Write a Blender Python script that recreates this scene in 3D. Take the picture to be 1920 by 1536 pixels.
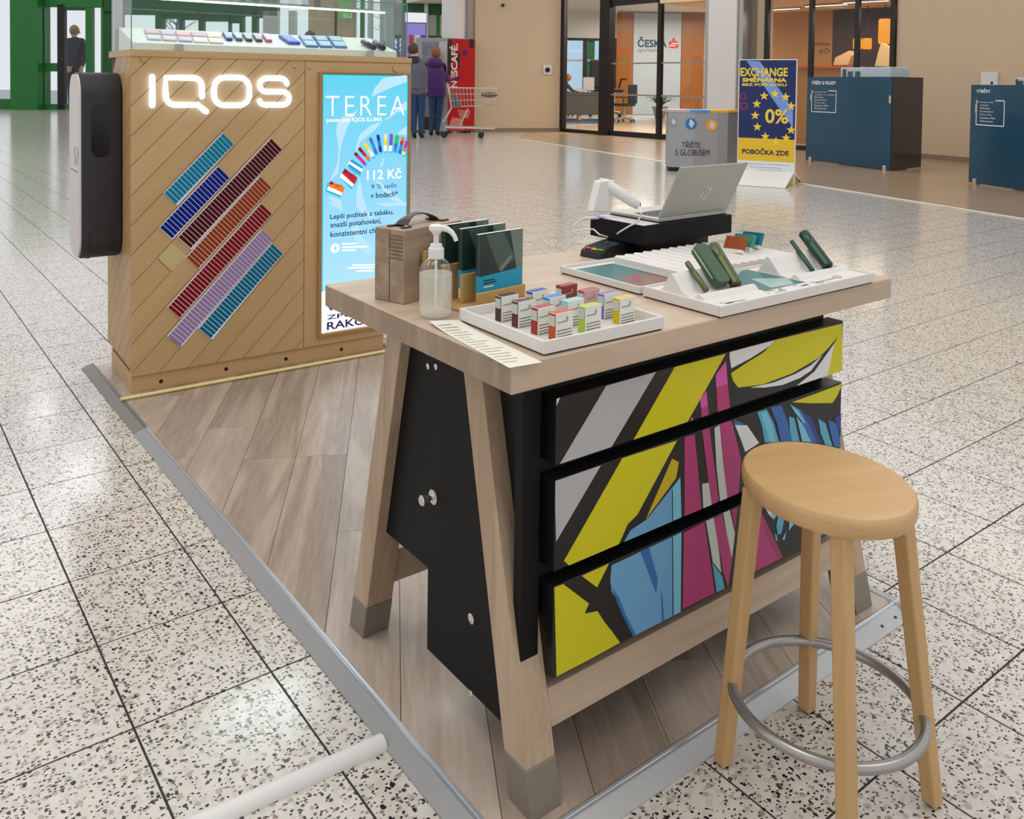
import bpy, bmesh, math, random
from mathutils import Vector, Matrix
random.seed(7)
for o in list(bpy.data.objects): bpy.data.objects.remove(o)
scn = bpy.context.scene
COL = scn.collection
# ------------------------------------------------------------------ camera
F, CX, CY = 1633.109, 928.984, 207.315          # focal length and principal point for a 1920x1536 frame
PITCH, ROLL, YAW = -0.031217, 0.012324, 0.640154
CAM = Vector((-0.9468, -1.2134, 1.4039))
fw = Vector((math.sin(YAW), math.cos(YAW), 0)); rt = Vector((math.cos(YAW), -math.sin(YAW), 0)); up = Vector((0, 0, 1))
fw, up = fw*math.cos(PITCH)+up*math.sin(PITCH), up*math.cos(PITCH)-fw*math.sin(PITCH)
rt, up = rt*math.cos(ROLL)+up*math.sin(ROLL), up*math.cos(ROLL)-rt*math.sin(ROLL)
cd = bpy.data.cameras.new('camera'); cam = bpy.data.objects.new('camera', cd); COL.objects.link(cam)
M = Matrix((( rt.x, up.x, -fw.x, CAM.x), (rt.y, up.y, -fw.y, CAM.y), (rt.z, up.z, -fw.z, CAM.z), (0, 0, 0, 1)))
cam.matrix_world = M
cd.sensor_fit = 'HORIZONTAL'; cd.sensor_width = 36; cd.lens = F/1920*36
cd.shift_x = (960-CX)/1920; cd.shift_y = (CY-768)/1920
cd.clip_start = 0.05; cd.clip_end = 300
scn.camera = cam
# ------------------------------------------------------------------ world, lights, exposure
W = bpy.data.worlds.new('overcast_sky'); scn.world = W; W.use_nodes = True
bg = W.node_tree.nodes['Background']; bg.inputs[0].default_value = (0.92, 0.955, 1.0, 1); bg.inputs[1].default_value = 0.80
scn.view_settings.view_transform = 'Standard'; scn.view_settings.look = 'None'
scn.view_settings.gamma = 1; scn.view_settings.exposure = 0.1; scn.cycles.transparent_max_bounces = 32; scn.view_settings.use_curve_mapping = False
def lamp(name, loc, rot, sx, sy, power, col=(1, .93, .84), kind='AREA', spread=math.pi):
    l = bpy.data.lights.new(name, kind); l.energy = power; l.color = col
    if kind == 'AREA': l.shape = 'RECTANGLE'; l.size = sx; l.size_y = sy; l.spread = spread
    o = bpy.data.objects.new(name, l); o.location = loc; o.rotation_euler = rot; COL.objects.link(o); return o
lamp('ceiling_lamp', (-0.6, 0.4, 4.6), (0, 0, 0.2), 2.6, 1.2, 26)
lamp('ceiling_lamp', (2.2, -1.8, 4.6), (0, 0, 0.2), 3.0, 1.4, 26)
lamp('ceiling_lamp', (-2.2, 2.6, 4.6), (0, 0, 0.2), 2.5, 1.2, 28, (.95, .97, 1))
SPOT1 = None
lamp('ceiling_lamp', (3.5, 4.0, 5.2), (0, 0, 0), 4, 2, 60)
lamp('ceiling_lamp', (8.0, 9.0, 6.0), (0, 0, 0), 5, 4, 70)
lamp('ceiling_lamp', (12.5, 5.5, 5.4), (0, 0, 0), 2.0, 7, 46, (1, .88, .74))
lamp('ceiling_lamp', (13.5, 12.5, 6.0), (0, 0, 0), 3.0, 5, 50, (1, .90, .78))
lamp('ceiling_lamp', (3.5, 15.0, 6.5), (0, 0, 0), 6, 6, 160, (.92, .97, 1))

# ------------------------------------------------------------------ survey helpers: where a sight line meets a real plane
def ray(u, v): return fw+rt*((u-CX)/F)-up*((v-CY)/F)
def Z(u, v, z=0.0):
    d = ray(u, v); return CAM+d*((z-CAM.z)/d.z)
def PX(u, v, x):
    d = ray(u, v); return CAM+d*((x-CAM.x)/d.x)
def PY(u, v, y):
    d = ray(u, v); return CAM+d*((y-CAM.y)/d.y)
def PP(u, v, p0, n):
    d = ray(u, v); return CAM+d*((Vector(p0)-CAM).dot(n)/d.dot(n))
class Fr:
    """upright frame: x along a wall (left to right), y into the wall, z up"""
    def __init__(s, A, B=None, rot=None):
        s.loc = Vector((A[0], A[1], A[2] if len(A) > 2 else 0)); s.rot = math.atan2(B[1]-A[1], B[0]-A[0]) if rot is None else rot
        s.M = Matrix.Translation(s.loc) @ Matrix.Rotation(s.rot, 4, 'Z'); s.I = s.M.inverted()
        s.n = (s.M.to_3x3() @ Vector((0, 1, 0)))
    def px(s, u, v, dy=0.0):
        q = s.I @ PP(u, v, s.M @ Vector((0, dy, 0)), s.n); return q.x, q.z
    def loc3(s, P): return s.I @ Vector(P)
ID = Fr((0, 0, 0), rot=0.0)

# two spotlights whose glints lie on the polished terrazzo
for nm_, u_, v_, sx_, sy_, pw_ in (('spot_lamp', 505, 1275, 1.3, .8, 34), ('spot_lamp', 80, 775, .7, .2, 7), ('spot_lamp', 150, 880, .7, .4, 5)):
    P_ = Z(u_, v_); d_ = (P_-CAM).normalized(); d_.z = -d_.z; L_ = P_+d_*(4.4/d_.z)
    lamp(nm_, tuple(L_), (0, 0, 0.9), sx_, sy_, pw_, (.86, .92, 1))
# ------------------------------------------------------------------ mesh helpers
class MB:
    def __init__(s): s.v = []; s.f = []; s.m = []
    def add(s, vs, fs, mi=0):
        b = len(s.v); s.v += [tuple(p) for p in vs]; s.f += [tuple(i+b for i in f) for f in fs]; s.m += [mi]*len(fs); return s
    def hexa(s, p, mi=0):      # p: four bottom corners then four top corners, counter-clockwise
        return s.add(p, [(3, 2, 1, 0), (4, 5, 6, 7), (0, 1, 5, 4), (1, 2, 6, 5), (2, 3, 7, 6), (3, 0, 4, 7)], mi)
    def box(s, x0, x1, y0, y1, z0, z1, mi=0):
        return s.hexa([(x0, y0, z0), (x1, y0, z0), (x1, y1, z0), (x0, y1, z0), (x0, y0, z1), (x1, y0, z1), (x1, y1, z1), (x0, y1, z1)], mi)
    def prism(s, pts, ax, a, b, mi=0):   # extrude a 2D outline along axis ax
        def P(p, t): return (t, p[0], p[1]) if ax == 'x' else (p[0], t, p[1]) if ax == 'y' else (p[0], p[1], t)
        n = len(pts); vs = [P(p, a) for p in pts]+[P(p, b) for p in pts]
        ar = sum(pts[i][0]*pts[(i+1) % n][1]-pts[(i+1) % n][0]*pts[i][1] for i in range(n))
        flip = (ar > 0) == (ax in 'xz')
        if b < a: flip = not flip
        c0 = tuple(range(n)); c1 = tuple(range(n, 2*n))
        fs = [c0[::-1] if flip else c0, c1 if flip else c1[::-1]]
        for i in range(n):
            j = (i+1) % n; q = (i, j, n+j, n+i); fs.append(q if flip else q[::-1])
        return s.add(vs, fs, mi)
    def ngon(s, pts, mi=0): return s.add(pts, [tuple(range(len(pts)))], mi)
    def tube(s, path, r, seg=8, closed=False, mi=0, flat=None, upv=(0, 0, 1)):
        path = [Vector(p) for p in path]; n = len(path); rs = r if isinstance(r, (list, tuple)) else [r]*n
        vs = []; prev = None
        for i, p in enumerate(path):
            if closed: t = path[(i+1) % n]-path[i-1]
            else: t = path[min(i+1, n-1)]-path[max(i-1, 0)]
            t.normalize()
            if prev is None:
                a = Vector(upv); a = a-t*a.dot(t)
                if a.length < 1e-4: a = Vector((1, 0, 0))-t*t.x
            else: a = prev-t*prev.dot(t)
            a.normalize(); prev = a; b = t.cross(a)
            for k in range(seg):
                w = 2*math.pi*(k+.5)/seg
                vs.append(p+a*(math.cos(w)*rs[i]*(flat or 1))+b*(math.sin(w)*rs[i]))
        fs = []
        for i in range(n if closed else n-1):
            j = (i+1) % n
            for k in range(seg):
                l = (k+1) % seg; fs.append((i*seg+k, i*seg+l, j*seg+l, j*seg+k))
        if not closed: fs += [tuple(range(seg))[::-1], tuple((n-1)*seg+k for k in range(seg))]
        return s.add(vs, fs, mi)
    def lathe(s, prof, c=(0, 0, 0), seg=20, mi=0, sx=1, sy=1):
        vs = []; n = len(prof)
        for r, z in prof:
            for k in range(seg):
                w = 2*math.pi*k/seg; vs.append((c[0]+r*sx*math.cos(w), c[1]+r*sy*math.sin(w), c[2]+z))
        fs = []
        for i in range(n-1):
            for k in range(seg):
                l = (k+1) % seg; fs.append((i*seg+k, i*seg+l, (i+1)*seg+l, (i+1)*seg+k))
        fs += [tuple(range(seg))[::-1], tuple((n-1)*seg+k for k in range(seg))]
        return s.add(vs, fs, mi)
    def ball(s, c, r, seg=12, mi=0, sx=1, sy=1, sz=1):
        n = max(5, seg//2); pr = [(r*math.sin(math.pi*i/n)+1e-4, -r*sz*math.cos(math.pi*i/n)) for i in range(n+1)]
        return s.lathe(pr, c, seg, mi, sx, sy)
    def xf(s, Mx, start=0):
        s.v[start:] = [tuple(Mx @ Vector(p)) for p in s.v[start:]]; return s
    def mesh(s, name, mats, smooth=False, bevel=0, bseg=1):
        me = bpy.data.meshes.new(name); me.from_pydata(s.v, [], s.f)
        for m in (mats if isinstance(mats, (list, tuple)) else [mats]): me.materials.append(m)
        me.polygons.foreach_set('material_index', s.m); me.update()
        if bevel:
            bm = bmesh.new(); bm.from_mesh(me); bmesh.ops.remove_doubles(bm, verts=bm.verts, dist=1e-6)
            es = [e for e in bm.edges if len(e.link_faces) == 2 and e.calc_face_angle(0) > .5]
            bmesh.ops.bevel(bm, geom=es, offset=bevel, segments=bseg, profile=.5, affect='EDGES', clamp_overlap=True)
            bm.to_mesh(me); bm.free()
        if smooth:
            me.polygons.foreach_set('use_smooth', [True]*len(me.polygons))
            try: me.set_sharp_from_angle(angle=math.radians(40))
            except Exception: pass
        me.update(); return me
def rrect(w, h, r, n=4, cx=0, cy=0):
    pts = []
    for (sx, sy, a0) in ((1, 1, 0), (-1, 1, 90), (-1, -1, 180), (1, -1, 270)):
        for i in range(n+1):
            a = math.radians(a0+90*i/n); pts.append((cx+sx*(w/2-r)+r*math.cos(a), cy+sy*(h/2-r)+r*math.sin(a)))
    return pts
def clip(poly, x0, x1, y0, y1):
    def cut(P, f, g):
        out = []
        for i in range(len(P)):
            a, b = P[i-1], P[i]; fa, fb = f(a), f(b)
            if (fa >= 0) != (fb >= 0):
                t = fa/(fa-fb); out.append((a[0]+(b[0]-a[0])*t, a[1]+(b[1]-a[1])*t))
            if fb >= 0: out.append(b)
        return out
    for f in (lambda p: p[0]-x0, lambda p: x1-p[0], lambda p: p[1]-y0, lambda p: y1-p[1]):
        if poly: poly = cut(poly, f, None)
    return poly
# ------------------------------------------------------------------ object helpers
def tag(o, label=None, cat=None, group=None, kind=None):
    if label: o['label'] = label
    if cat: o['category'] = cat
    if group: o['group'] = group
    if kind: o['kind'] = kind
    return o
def thing(name, label, cat, fr=ID, at=None, group=None, kind=None):
    o = bpy.data.objects.new(name, None); COL.objects.link(o); o.empty_display_size = .1
    loc = fr.M @ Vector(at) if at is not None else fr.loc
    o.location = loc; o.rotation_euler = (0, 0, fr.rot)
    o['_'] = 1; del o['_']
    MI[o.name] = (Matrix.Translation(loc) @ Matrix.Rotation(fr.rot, 4, 'Z')).inverted()
    return tag(o, label, cat, group, kind)
MI = {}
def part(name, mb, mats, parent=None, fr=None, smooth=False, bevel=0, bseg=1, label=None):
    """mb in the coordinates of frame fr (None: already local to the parent)"""
    if fr is not None:
        Mx = (MI[parent.name] if parent is not None else Matrix()) @ fr.M
        mb.xf(Mx)
    o = bpy.data.objects.new(name, mb.mesh(name, mats, smooth, bevel, bseg)); COL.objects.link(o)
    if parent is not None:
        o.parent = parent; MI[o.name] = MI.get(parent.name, Matrix())
    if label: o['label'] = label
    return o
def solo(name, mb, mats, label, cat, fr=ID, at=(0, 0, 0), group=None, kind=None, **k):
    """a thing that is one mesh; mb in coordinates of fr, origin placed at 'at'"""
    loc = fr.M @ Vector(at); R = Matrix.Translation(loc) @ Matrix.Rotation(fr.rot, 4, 'Z')
    mb.xf(R.inverted() @ fr.M)
    o = bpy.data.objects.new(name, mb.mesh(name, mats, **k)); COL.objects.link(o)
    o.location = loc; o.rotation_euler = (0, 0, fr.rot); MI[o.name] = R.inverted()
    return tag(o, label, cat, group, kind)
def copy_tree(o, parent=None):
    c = o.copy(); COL.objects.link(c)
    if parent is not None: c.parent = parent
    for ch in list(o.children): copy_tree(ch, c)
    return c
_tc = {}
def text_v(s, spacing=1.0, bold=0.0):
    key = (s, spacing, bold)
    if key in _tc: return _tc[key]
    cu = bpy.data.curves.new('t', 'FONT'); cu.body = s; cu.size = 1; cu.space_character = spacing; cu.offset = bold; cu.resolution_u = 3
    o = bpy.data.objects.new('t', cu); COL.objects.link(o)
    dg = bpy.context.evaluated_depsgraph_get(); dg.update(); me = o.evaluated_get(dg).to_mesh()
    vs = [tuple(v.co) for v in me.vertices]; fs = [tuple(p.vertices) for p in me.polygons]
    o.evaluated_get(dg).to_mesh_clear(); bpy.data.objects.remove(o); bpy.data.curves.remove(cu)
    x0 = min(v[0] for v in vs); x1 = max(v[0] for v in vs); y0 = min(v[1] for v in vs); y1 = max(v[1] for v in vs)
    _tc[key] = ([((v[0]-x0)/(x1-x0), (v[1]-y0)/(y1-y0)) for v in vs], fs); return _tc[key]
def text(mb, s, x0, x1, z0, z1, y, mi=0, spacing=1.0, bold=0.0, rot=0, shear=0):
    """flat lettering in an x-z plane at depth y, fitted to the given rectangle"""
    vs, fs = text_v(s, spacing, bold)
    if rot == 90: vs = [(1-v[1], v[0]) for v in vs]
    return mb.add([(x0+(x1-x0)*a+shear*b, y, z0+(z1-z0)*b) for a, b in vs], fs, mi)
def tpx(mb, fr, s, u0, vt, vb, u1, v1, dy, mi=0, **k):
    x0, zt = fr.px(u0, vt, dy); _, zb = fr.px(u0, vb, dy); x1, _ = fr.px(u1, v1, dy)
    return text(mb, s, x0, x1, zb, zt, dy, mi, **k)
def ppx(mb, fr, pts, dy, mi=0):
    P = [fr.px(u, v, dy) for u, v in pts]
    return mb.ngon([(x, dy, z) for x, z in P], mi)
def skin_mesh(name, verts, edges, radii, root, mats, sub=2, pick=None):
    me = bpy.data.meshes.new(name); me.from_pydata(verts, edges, [])
    o = bpy.data.objects.new(name, me); COL.objects.link(o)
    o.modifiers.new('s', 'SKIN')
    sv = me.skin_vertices[0].data
    for i, r in enumerate(radii): sv[i].radius = (r, r) if not isinstance(r, tuple) else r
    for i in range(len(verts)): sv[i].use_root = (i == root)
    m = o.modifiers.new('u', 'SUBSURF'); m.levels = sub; m.render_levels = sub
    dg = bpy.context.evaluated_depsgraph_get(); dg.update()
    ev = bpy.data.meshes.new_from_object(o.evaluated_get(dg))
    bpy.data.objects.remove(o); bpy.data.meshes.remove(me)
    ev.materials.clear()
    for q in mats: ev.materials.append(q)
    for p in ev.polygons:
        p.use_smooth = True
        if pick: p.material_index = pick(p.center)
    ev.name = name; return ev
def part_mesh(name, me, parent, label=None):
    o = bpy.data.objects.new(name, me); COL.objects.link(o); o.parent = parent; MI[o.name] = MI.get(parent.name, Matrix())
    if label: o['label'] = label
    return o

# ------------------------------------------------------------------ materials
def s2l(c):
    c = c/255.0
    return c/12.92 if c <= .04045 else ((c+.055)/1.055)**2.4
def rgb(r, g, b): return (s2l(r), s2l(g), s2l(b), 1)
def mat(name, col, rough=.5, metal=0, spec=.5, em=None, es=0, noise=0.0, nscale=30, bump=0.0, trans=0, ior=1.45, coat=0, alpha=1):
    m = bpy.data.materials.new(name); m.use_nodes = True; nt = m.node_tree; b = nt.nodes['Principled BSDF']
    b.inputs['Base Color'].default_value = rgb(*col); b.inputs['Roughness'].default_value = rough; b.inputs['Metallic'].default_value = metal
    b.inputs['Specular IOR Level'].default_value = spec; b.inputs['IOR'].default_value = ior
    b.inputs['Transmission Weight'].default_value = trans; b.inputs['Coat Weight'].default_value = coat; b.inputs['Alpha'].default_value = alpha
    if em: b.inputs['Emission Color'].default_value = rgb(*em); b.inputs['Emission Strength'].default_value = es
    if noise or bump:
        tc = nt.nodes.new('ShaderNodeTexCoord'); n = nt.nodes.new('ShaderNodeTexNoise'); n.inputs['Scale'].default_value = nscale; n.inputs['Detail'].default_value = 4
        nt.links.new(tc.outputs['Object'], n.inputs['Vector'])
        if noise:
            mx = nt.nodes.new('ShaderNodeMix'); mx.data_type = 'RGBA'; c = rgb(*col)
            mx.inputs[6].default_value = tuple(x*(1-noise) for x in c[:3])+(1,); mx.inputs[7].default_value = tuple(min(1, x*(1+noise)) for x in c[:3])+(1,)
            nt.links.new(n.outputs['Fac'], mx.inputs[0]); nt.links.new(mx.outputs[2], b.inputs['Base Color'])
        if bump:
            bp = nt.nodes.new('ShaderNodeBump'); bp.inputs['Strength'].default_value = bump; bp.inputs['Distance'].default_value = .002
            nt.links.new(n.outputs['Fac'], bp.inputs['Height']); nt.links.new(bp.outputs[0], b.inputs['Normal'])
    return m
def emis(name, col, s=1.0):
    m = bpy.data.materials.new(name); m.use_nodes = True; nt = m.node_tree; b = nt.nodes['Principled BSDF']
    b.inputs['Base Color'].default_value = (0, 0, 0, 1); b.inputs['Roughness'].default_value = .3; b.inputs['Specular IOR Level'].default_value = .2
    b.inputs['Emission Color'].default_value = rgb(*col); b.inputs['Emission Strength'].default_value = s; return m
def pane_glass(name, tint=(253, 254, 254), refl=1.0):
    m = bpy.data.materials.new(name); m.use_nodes = True; nt = m.node_tree; nt.nodes.remove(nt.nodes['Principled BSDF'])
    out = nt.nodes['Material Output']; tr = nt.nodes.new('ShaderNodeBsdfTransparent'); tr.inputs[0].default_value = rgb(*tint)
    gl = nt.nodes.new('ShaderNodeBsdfGlossy'); gl.inputs['Roughness'].default_value = .02
    fr = nt.nodes.new('ShaderNodeFresnel'); fr.inputs[0].default_value = 1.45; mu = nt.nodes.new('ShaderNodeMath'); mu.operation = 'MULTIPLY'; mu.inputs[1].default_value = refl
    mx = nt.nodes.new('ShaderNodeMixShader'); L = nt.links.new
    ge = nt.nodes.new('ShaderNodeNewGeometry'); iv = nt.nodes.new('ShaderNodeMath'); iv.operation = 'SUBTRACT'; iv.inputs[0].default_value = 1.0; m2 = nt.nodes.new('ShaderNodeMath'); m2.operation = 'MULTIPLY'
    L(ge.outputs['Backfacing'], iv.inputs[1]); L(fr.outputs[0], mu.inputs[0]); L(mu.outputs[0], m2.inputs[0]); L(iv.outputs[0], m2.inputs[1]); L(m2.outputs[0], mx.inputs[0]); L(tr.outputs[0], mx.inputs[1]); L(gl.outputs[0], mx.inputs[2]); L(mx.outputs[0], out.inputs[0])
    return m
def wood(name, c0, c1, axis='x', rough=.45, rot=0.0, fine=140, big=9, contrast=1.0, var=.10, dark=None, stretch=.05, bump=.15, about='Z_AXIS'):
    """stretched-noise grain along an axis of the object, a tone of its own for every object"""
    m = bpy.data.materials.new(name); m.use_nodes = True; nt = m.node_tree; b = nt.nodes['Principled BSDF']; N = nt.nodes.new; L = nt.links.new
    tc = N('ShaderNodeTexCoord'); oi = N('ShaderNodeObjectInfo')
    r = N('ShaderNodeVectorRotate'); r.rotation_type = about; r.inputs['Angle'].default_value = -rot
    L(tc.outputs['Object'], r.inputs['Vector'])
    ad = N('ShaderNodeVectorMath'); ad.operation = 'ADD'; cm = N('ShaderNodeCombineXYZ'); k = N('ShaderNodeMath'); k.operation = 'MULTIPLY'; k.inputs[1].default_value = 37.0
    L(oi.outputs['Random'], k.inputs[0]); [L(k.outputs[0], cm.inputs[i]) for i in range(3)]
    L(r.outputs[0], ad.inputs[0]); L(cm.outputs[0], ad.inputs[1])
    def mp(s):
        q = N('ShaderNodeMapping'); sc = [s, s, s]; sc['xyz'.index(axis)] = s*stretch; q.inputs['Scale'].default_value = sc; L(ad.outputs[0], q.inputs[0]); return q
    n1 = N('ShaderNodeTexNoise'); n1.inputs['Scale'].default_value = 1; n1.inputs['Detail'].default_value = 3; n1.inputs['Distortion'].default_value = .6; L(mp(big).outputs[0], n1.inputs['Vector'])
    n2 = N('ShaderNodeTexNoise'); n2.inputs['Scale'].default_value = 1; n2.inputs['Detail'].default_value = 3; L(mp(fine).outputs[0], n2.inputs['Vector'])
    w = N('ShaderNodeMath'); w.operation = 'MULTIPLY'; w.inputs[1].default_value = 22.0; L(n1.outputs['Fac'], w.inputs[0])
    sn = N('ShaderNodeMath'); sn.operation = 'SINE'; L(w.outputs[0], sn.inputs[0])
    a1 = N('ShaderNodeMath'); a1.operation = 'MULTIPLY_ADD'; a1.inputs[1].default_value = .16*contrast; a1.inputs[2].default_value = .5; L(sn.outputs[0], a1.inputs[0])
    a2 = N('ShaderNodeMath'); a2.operation = 'MULTIPLY_ADD'; a2.inputs[1].default_value = .55*contrast; L(n2.outputs['Fac'], a2.inputs[0]); 
    a3 = N('ShaderNodeMath'); a3.operation = 'SUBTRACT'; a3.inputs[1].default_value = .275*contrast; L(a1.outputs[0], a3.inputs[0]); L(a3.outputs[0], a2.inputs[2])
    a4 = N('ShaderNodeMath'); a4.operation = 'MULTIPLY_ADD'; a4.inputs[1].default_value = var*2; a4.inputs[2].default_value = -var; L(oi.outputs['Random'], a4.inputs[0])
    a5 = N('ShaderNodeMath'); a5.operation = 'ADD'; a5.use_clamp = True; L(a2.outputs[0], a5.inputs[0]); L(a4.outputs[0], a5.inputs[1])
    mx = N('ShaderNodeMix'); mx.data_type = 'RGBA'; mx.inputs[6].default_value = rgb(*c0); mx.inputs[7].default_value = rgb(*c1)
    L(a5.outputs[0], mx.inputs[0]); L(mx.outputs[2], b.inputs['Base Color'])
    b.inputs['Roughness'].default_value = rough; b.inputs['Specular IOR Level'].default_value = .4
    bp = N('ShaderNodeBump'); bp.inputs['Strength'].default_value = bump; bp.inputs['Distance'].default_value = .0008; L(a2.outputs[0], bp.inputs['Height']); L(bp.outputs[0], b.inputs['Normal'])
    return m
def terrazzo():
    m = bpy.data.materials.new('terrazzo'); m.use_nodes = True; nt = m.node_tree; b = nt.nodes['Principled BSDF']; N = nt.nodes.new; L = nt.links.new
    g = N('ShaderNodeNewGeometry'); nz = N('ShaderNodeTexNoise'); nz.inputs['Scale'].default_value = 95; L(g.outputs['Position'], nz.inputs['Vector'])
    dv = N('ShaderNodeVectorMath'); dv.operation = 'SCALE'; dv.inputs[3].default_value = .009; L(nz.outputs['Color'], dv.inputs[0])
    ad = N('ShaderNodeVectorMath'); L(g.outputs['Position'], ad.inputs[0]); L(dv.outputs[0], ad.inputs[1])
    cloud = N('ShaderNodeTexNoise'); cloud.inputs['Scale'].default_value = 34; cloud.inputs['Detail'].default_value = 2; L(ad.outputs[0], cloud.inputs['Vector'])
    big = N('ShaderNodeTexNoise'); big.inputs['Scale'].default_value = 1.3; L(g.outputs['Position'], big.inputs['Vector'])
    mx = N('ShaderNodeMix'); mx.data_type = 'RGBA'; mx.inputs[6].default_value = rgb(198, 187, 173); mx.inputs[7].default_value = rgb(228, 220, 208); L(cloud.outputs['Fac'], mx.inputs[0])
    col = mx.outputs[2]
    def layer(prev, scale, cut, lo, c, off, asp=1.0):
        o = N('ShaderNodeMapping'); o.inputs['Location'].default_value = (off, off*1.7, 0); o.inputs['Rotation'].default_value = (0, 0, off); o.inputs['Scale'].default_value = (1, asp, 1); L(ad.outputs[0], o.inputs[0])
        v = N('ShaderNodeTexVoronoi'); v.voronoi_dimensions = '2D'; v.inputs['Scale'].default_value = scale; L(o.outputs[0], v.inputs['Vector'])
        sp = N('ShaderNodeSeparateColor'); L(v.outputs['Color'], sp.inputs[0])
        sz = N('ShaderNodeMath'); sz.operation = 'MULTIPLY_ADD'; sz.inputs[1].default_value = cut*.7; sz.inputs[2].default_value = cut*.55; L(sp.outputs[1], sz.inputs[0])
        lt = N('ShaderNodeMath'); lt.operation = 'LESS_THAN'; L(v.outputs['Distance'], lt.inputs[0]); L(sz.outputs[0], lt.inputs[1])
        gt = N('ShaderNodeMath'); gt.operation = 'GREATER_THAN'; gt.inputs[1].default_value = lo; L(sp.outputs[0], gt.inputs[0])
        an = N('ShaderNodeMath'); an.operation = 'MULTIPLY'; L(lt.outputs[0], an.inputs[0]); L(gt.outputs[0], an.inputs[1])
        q = N('ShaderNodeMix'); q.data_type = 'RGBA'; q.inputs[7].default_value = rgb(*c); L(an.outputs[0], q.inputs[0]); L(prev, q.inputs[6]); return q.outputs[2]
    col = layer(col, 52, .36, .50, (200, 193, 183), 3.1)
    col = layer(col, 50, .33, .74, (176, 165, 152), 7.7)
    col = layer(col, 74, .32, .87, (150, 126, 106), 1.3, 1.5)
    col = layer(col, 70, .28, .90, (96, 66, 50), 5.2, 1.3)
    col = layer(col, 96, .33, .72, (30, 29, 30), 9.4, 1.6)
    col = layer(col, 82, .30, .87, (34, 32, 33), 2.6, .7)
    L(col, b.inputs['Base Color'])
    b.inputs['Roughness'].default_value = .145; b.inputs['Specular IOR Level'].default_value = .6
    return m
# ------------------------------------------------------------------ shared materials
M_TER = terrazzo(); M_GROUT = mat('grout', (48, 43, 39), .8, noise=.2)
M_ASH = wood('ash_wood', (174, 149, 124), (212, 189, 164), 'x', .42, fine=150, big=7, contrast=.9, var=.02)
M_ASHZ = wood('ash_wood_upright', (150, 122, 96), (200, 174, 146), 'z', .45, fine=150, big=9, contrast=1.1, var=.05)
M_ASHEND = wood('ash_end_grain', (134, 112, 92), (178, 154, 130), 'z', .5, fine=220, big=10, contrast=1.1, var=.03, stretch=.25)
M_OAK = wood('kiosk_oak', (176, 140, 92), (204, 168, 118), 'x', .45, fine=220, big=5, contrast=.55, var=.06)
M_OAKZ = wood('kiosk_oak_upright', (172, 136, 90), (200, 164, 116), 'z', .45, fine=220, big=5, contrast=.5, var=.03)
M_PLANK = wood('floor_oak', (134, 114, 98), (206, 188, 170), 'x', .26, rot=math.radians(60), fine=90, big=7, contrast=.85, var=.16, stretch=.10)
M_BEECH = wood('stool_beech', (192, 150, 98), (220, 182, 130), 'x', .4, rot=math.radians(-20), fine=170, big=8, contrast=.9, var=.02)
M_BEECHZ = wood('stool_beech_leg', (188, 146, 94), (214, 174, 122), 'z', .4, fine=170, big=8, contrast=.8, var=.04)
M_BOXW = wood('grey_oak_veneer', (138, 116, 92), (182, 160, 134), 'x', .5, fine=130, big=13, contrast=1.4, var=.06, stretch=.08)
M_BLACK = mat('black_laminate', (14, 13, 13), .55, spec=.25, noise=.15, nscale=200)
M_BLACK2 = mat('black_plastic', (24, 24, 25), .4, noise=.1, nscale=80)
M_SHADOWGAP = mat('drawer_gap_black', (12, 11, 11), .6)
M_CAP = mat('taupe_metal_cap', (138, 127, 114), .38, .35, noise=.05, nscale=40)
M_ALUL = mat('darker_grey_aluminium', (150, 148, 145), .4, .15, noise=.05, nscale=40)  # left strip in a darker grey than the front one
M_ALU = mat('brushed_aluminium', (190, 190, 188), .36, .25, noise=.06, nscale=60)
M_ALUB = mat('bright_aluminium', (206, 210, 214), .28, .8, noise=.04, nscale=60)
M_ALUD = mat('dark_aluminium', (128, 122, 112), .4, .3, noise=.06, nscale=60)
M_STEEL = mat('stainless_steel', (168, 164, 160), .28, .8, noise=.05, nscale=20)
M_CHROME = mat('chrome', (214, 210, 204), .15, .95, noise=.03, nscale=30)
M_WHITE = mat('white_plastic', (228, 224, 218), .45, noise=.02, nscale=40)
M_TRAY = mat('cream_white_tray', (222, 216, 208), .5, noise=.02, nscale=40)
M_WALL = mat('beige_plaster', (198, 174, 145), .8, noise=.03, nscale=3, bump=.05)
M_WHITEW = mat('white_column_paint', (212, 208, 204), .7, noise=.02, nscale=3)
M_BASE = mat('taupe_skirting', (134, 116, 96), .6, noise=.05)
M_FRAMEB = mat('black_frame', (24, 22, 21), .45, noise=.08)
M_GREEN = mat('green_frame_paint', (30, 112, 40), .4, noise=.08, nscale=2)
M_GREEND = mat('dark_green_paint', (24, 78, 34), .45, noise=.08, nscale=2)
M_GLASS = pane_glass('window_glass'); M_CASEG = pane_glass('case_glass', (250, 254, 252), .8)
M_DAY = emis('daylit_outdoors', (226, 236, 250), 1.0)

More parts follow.
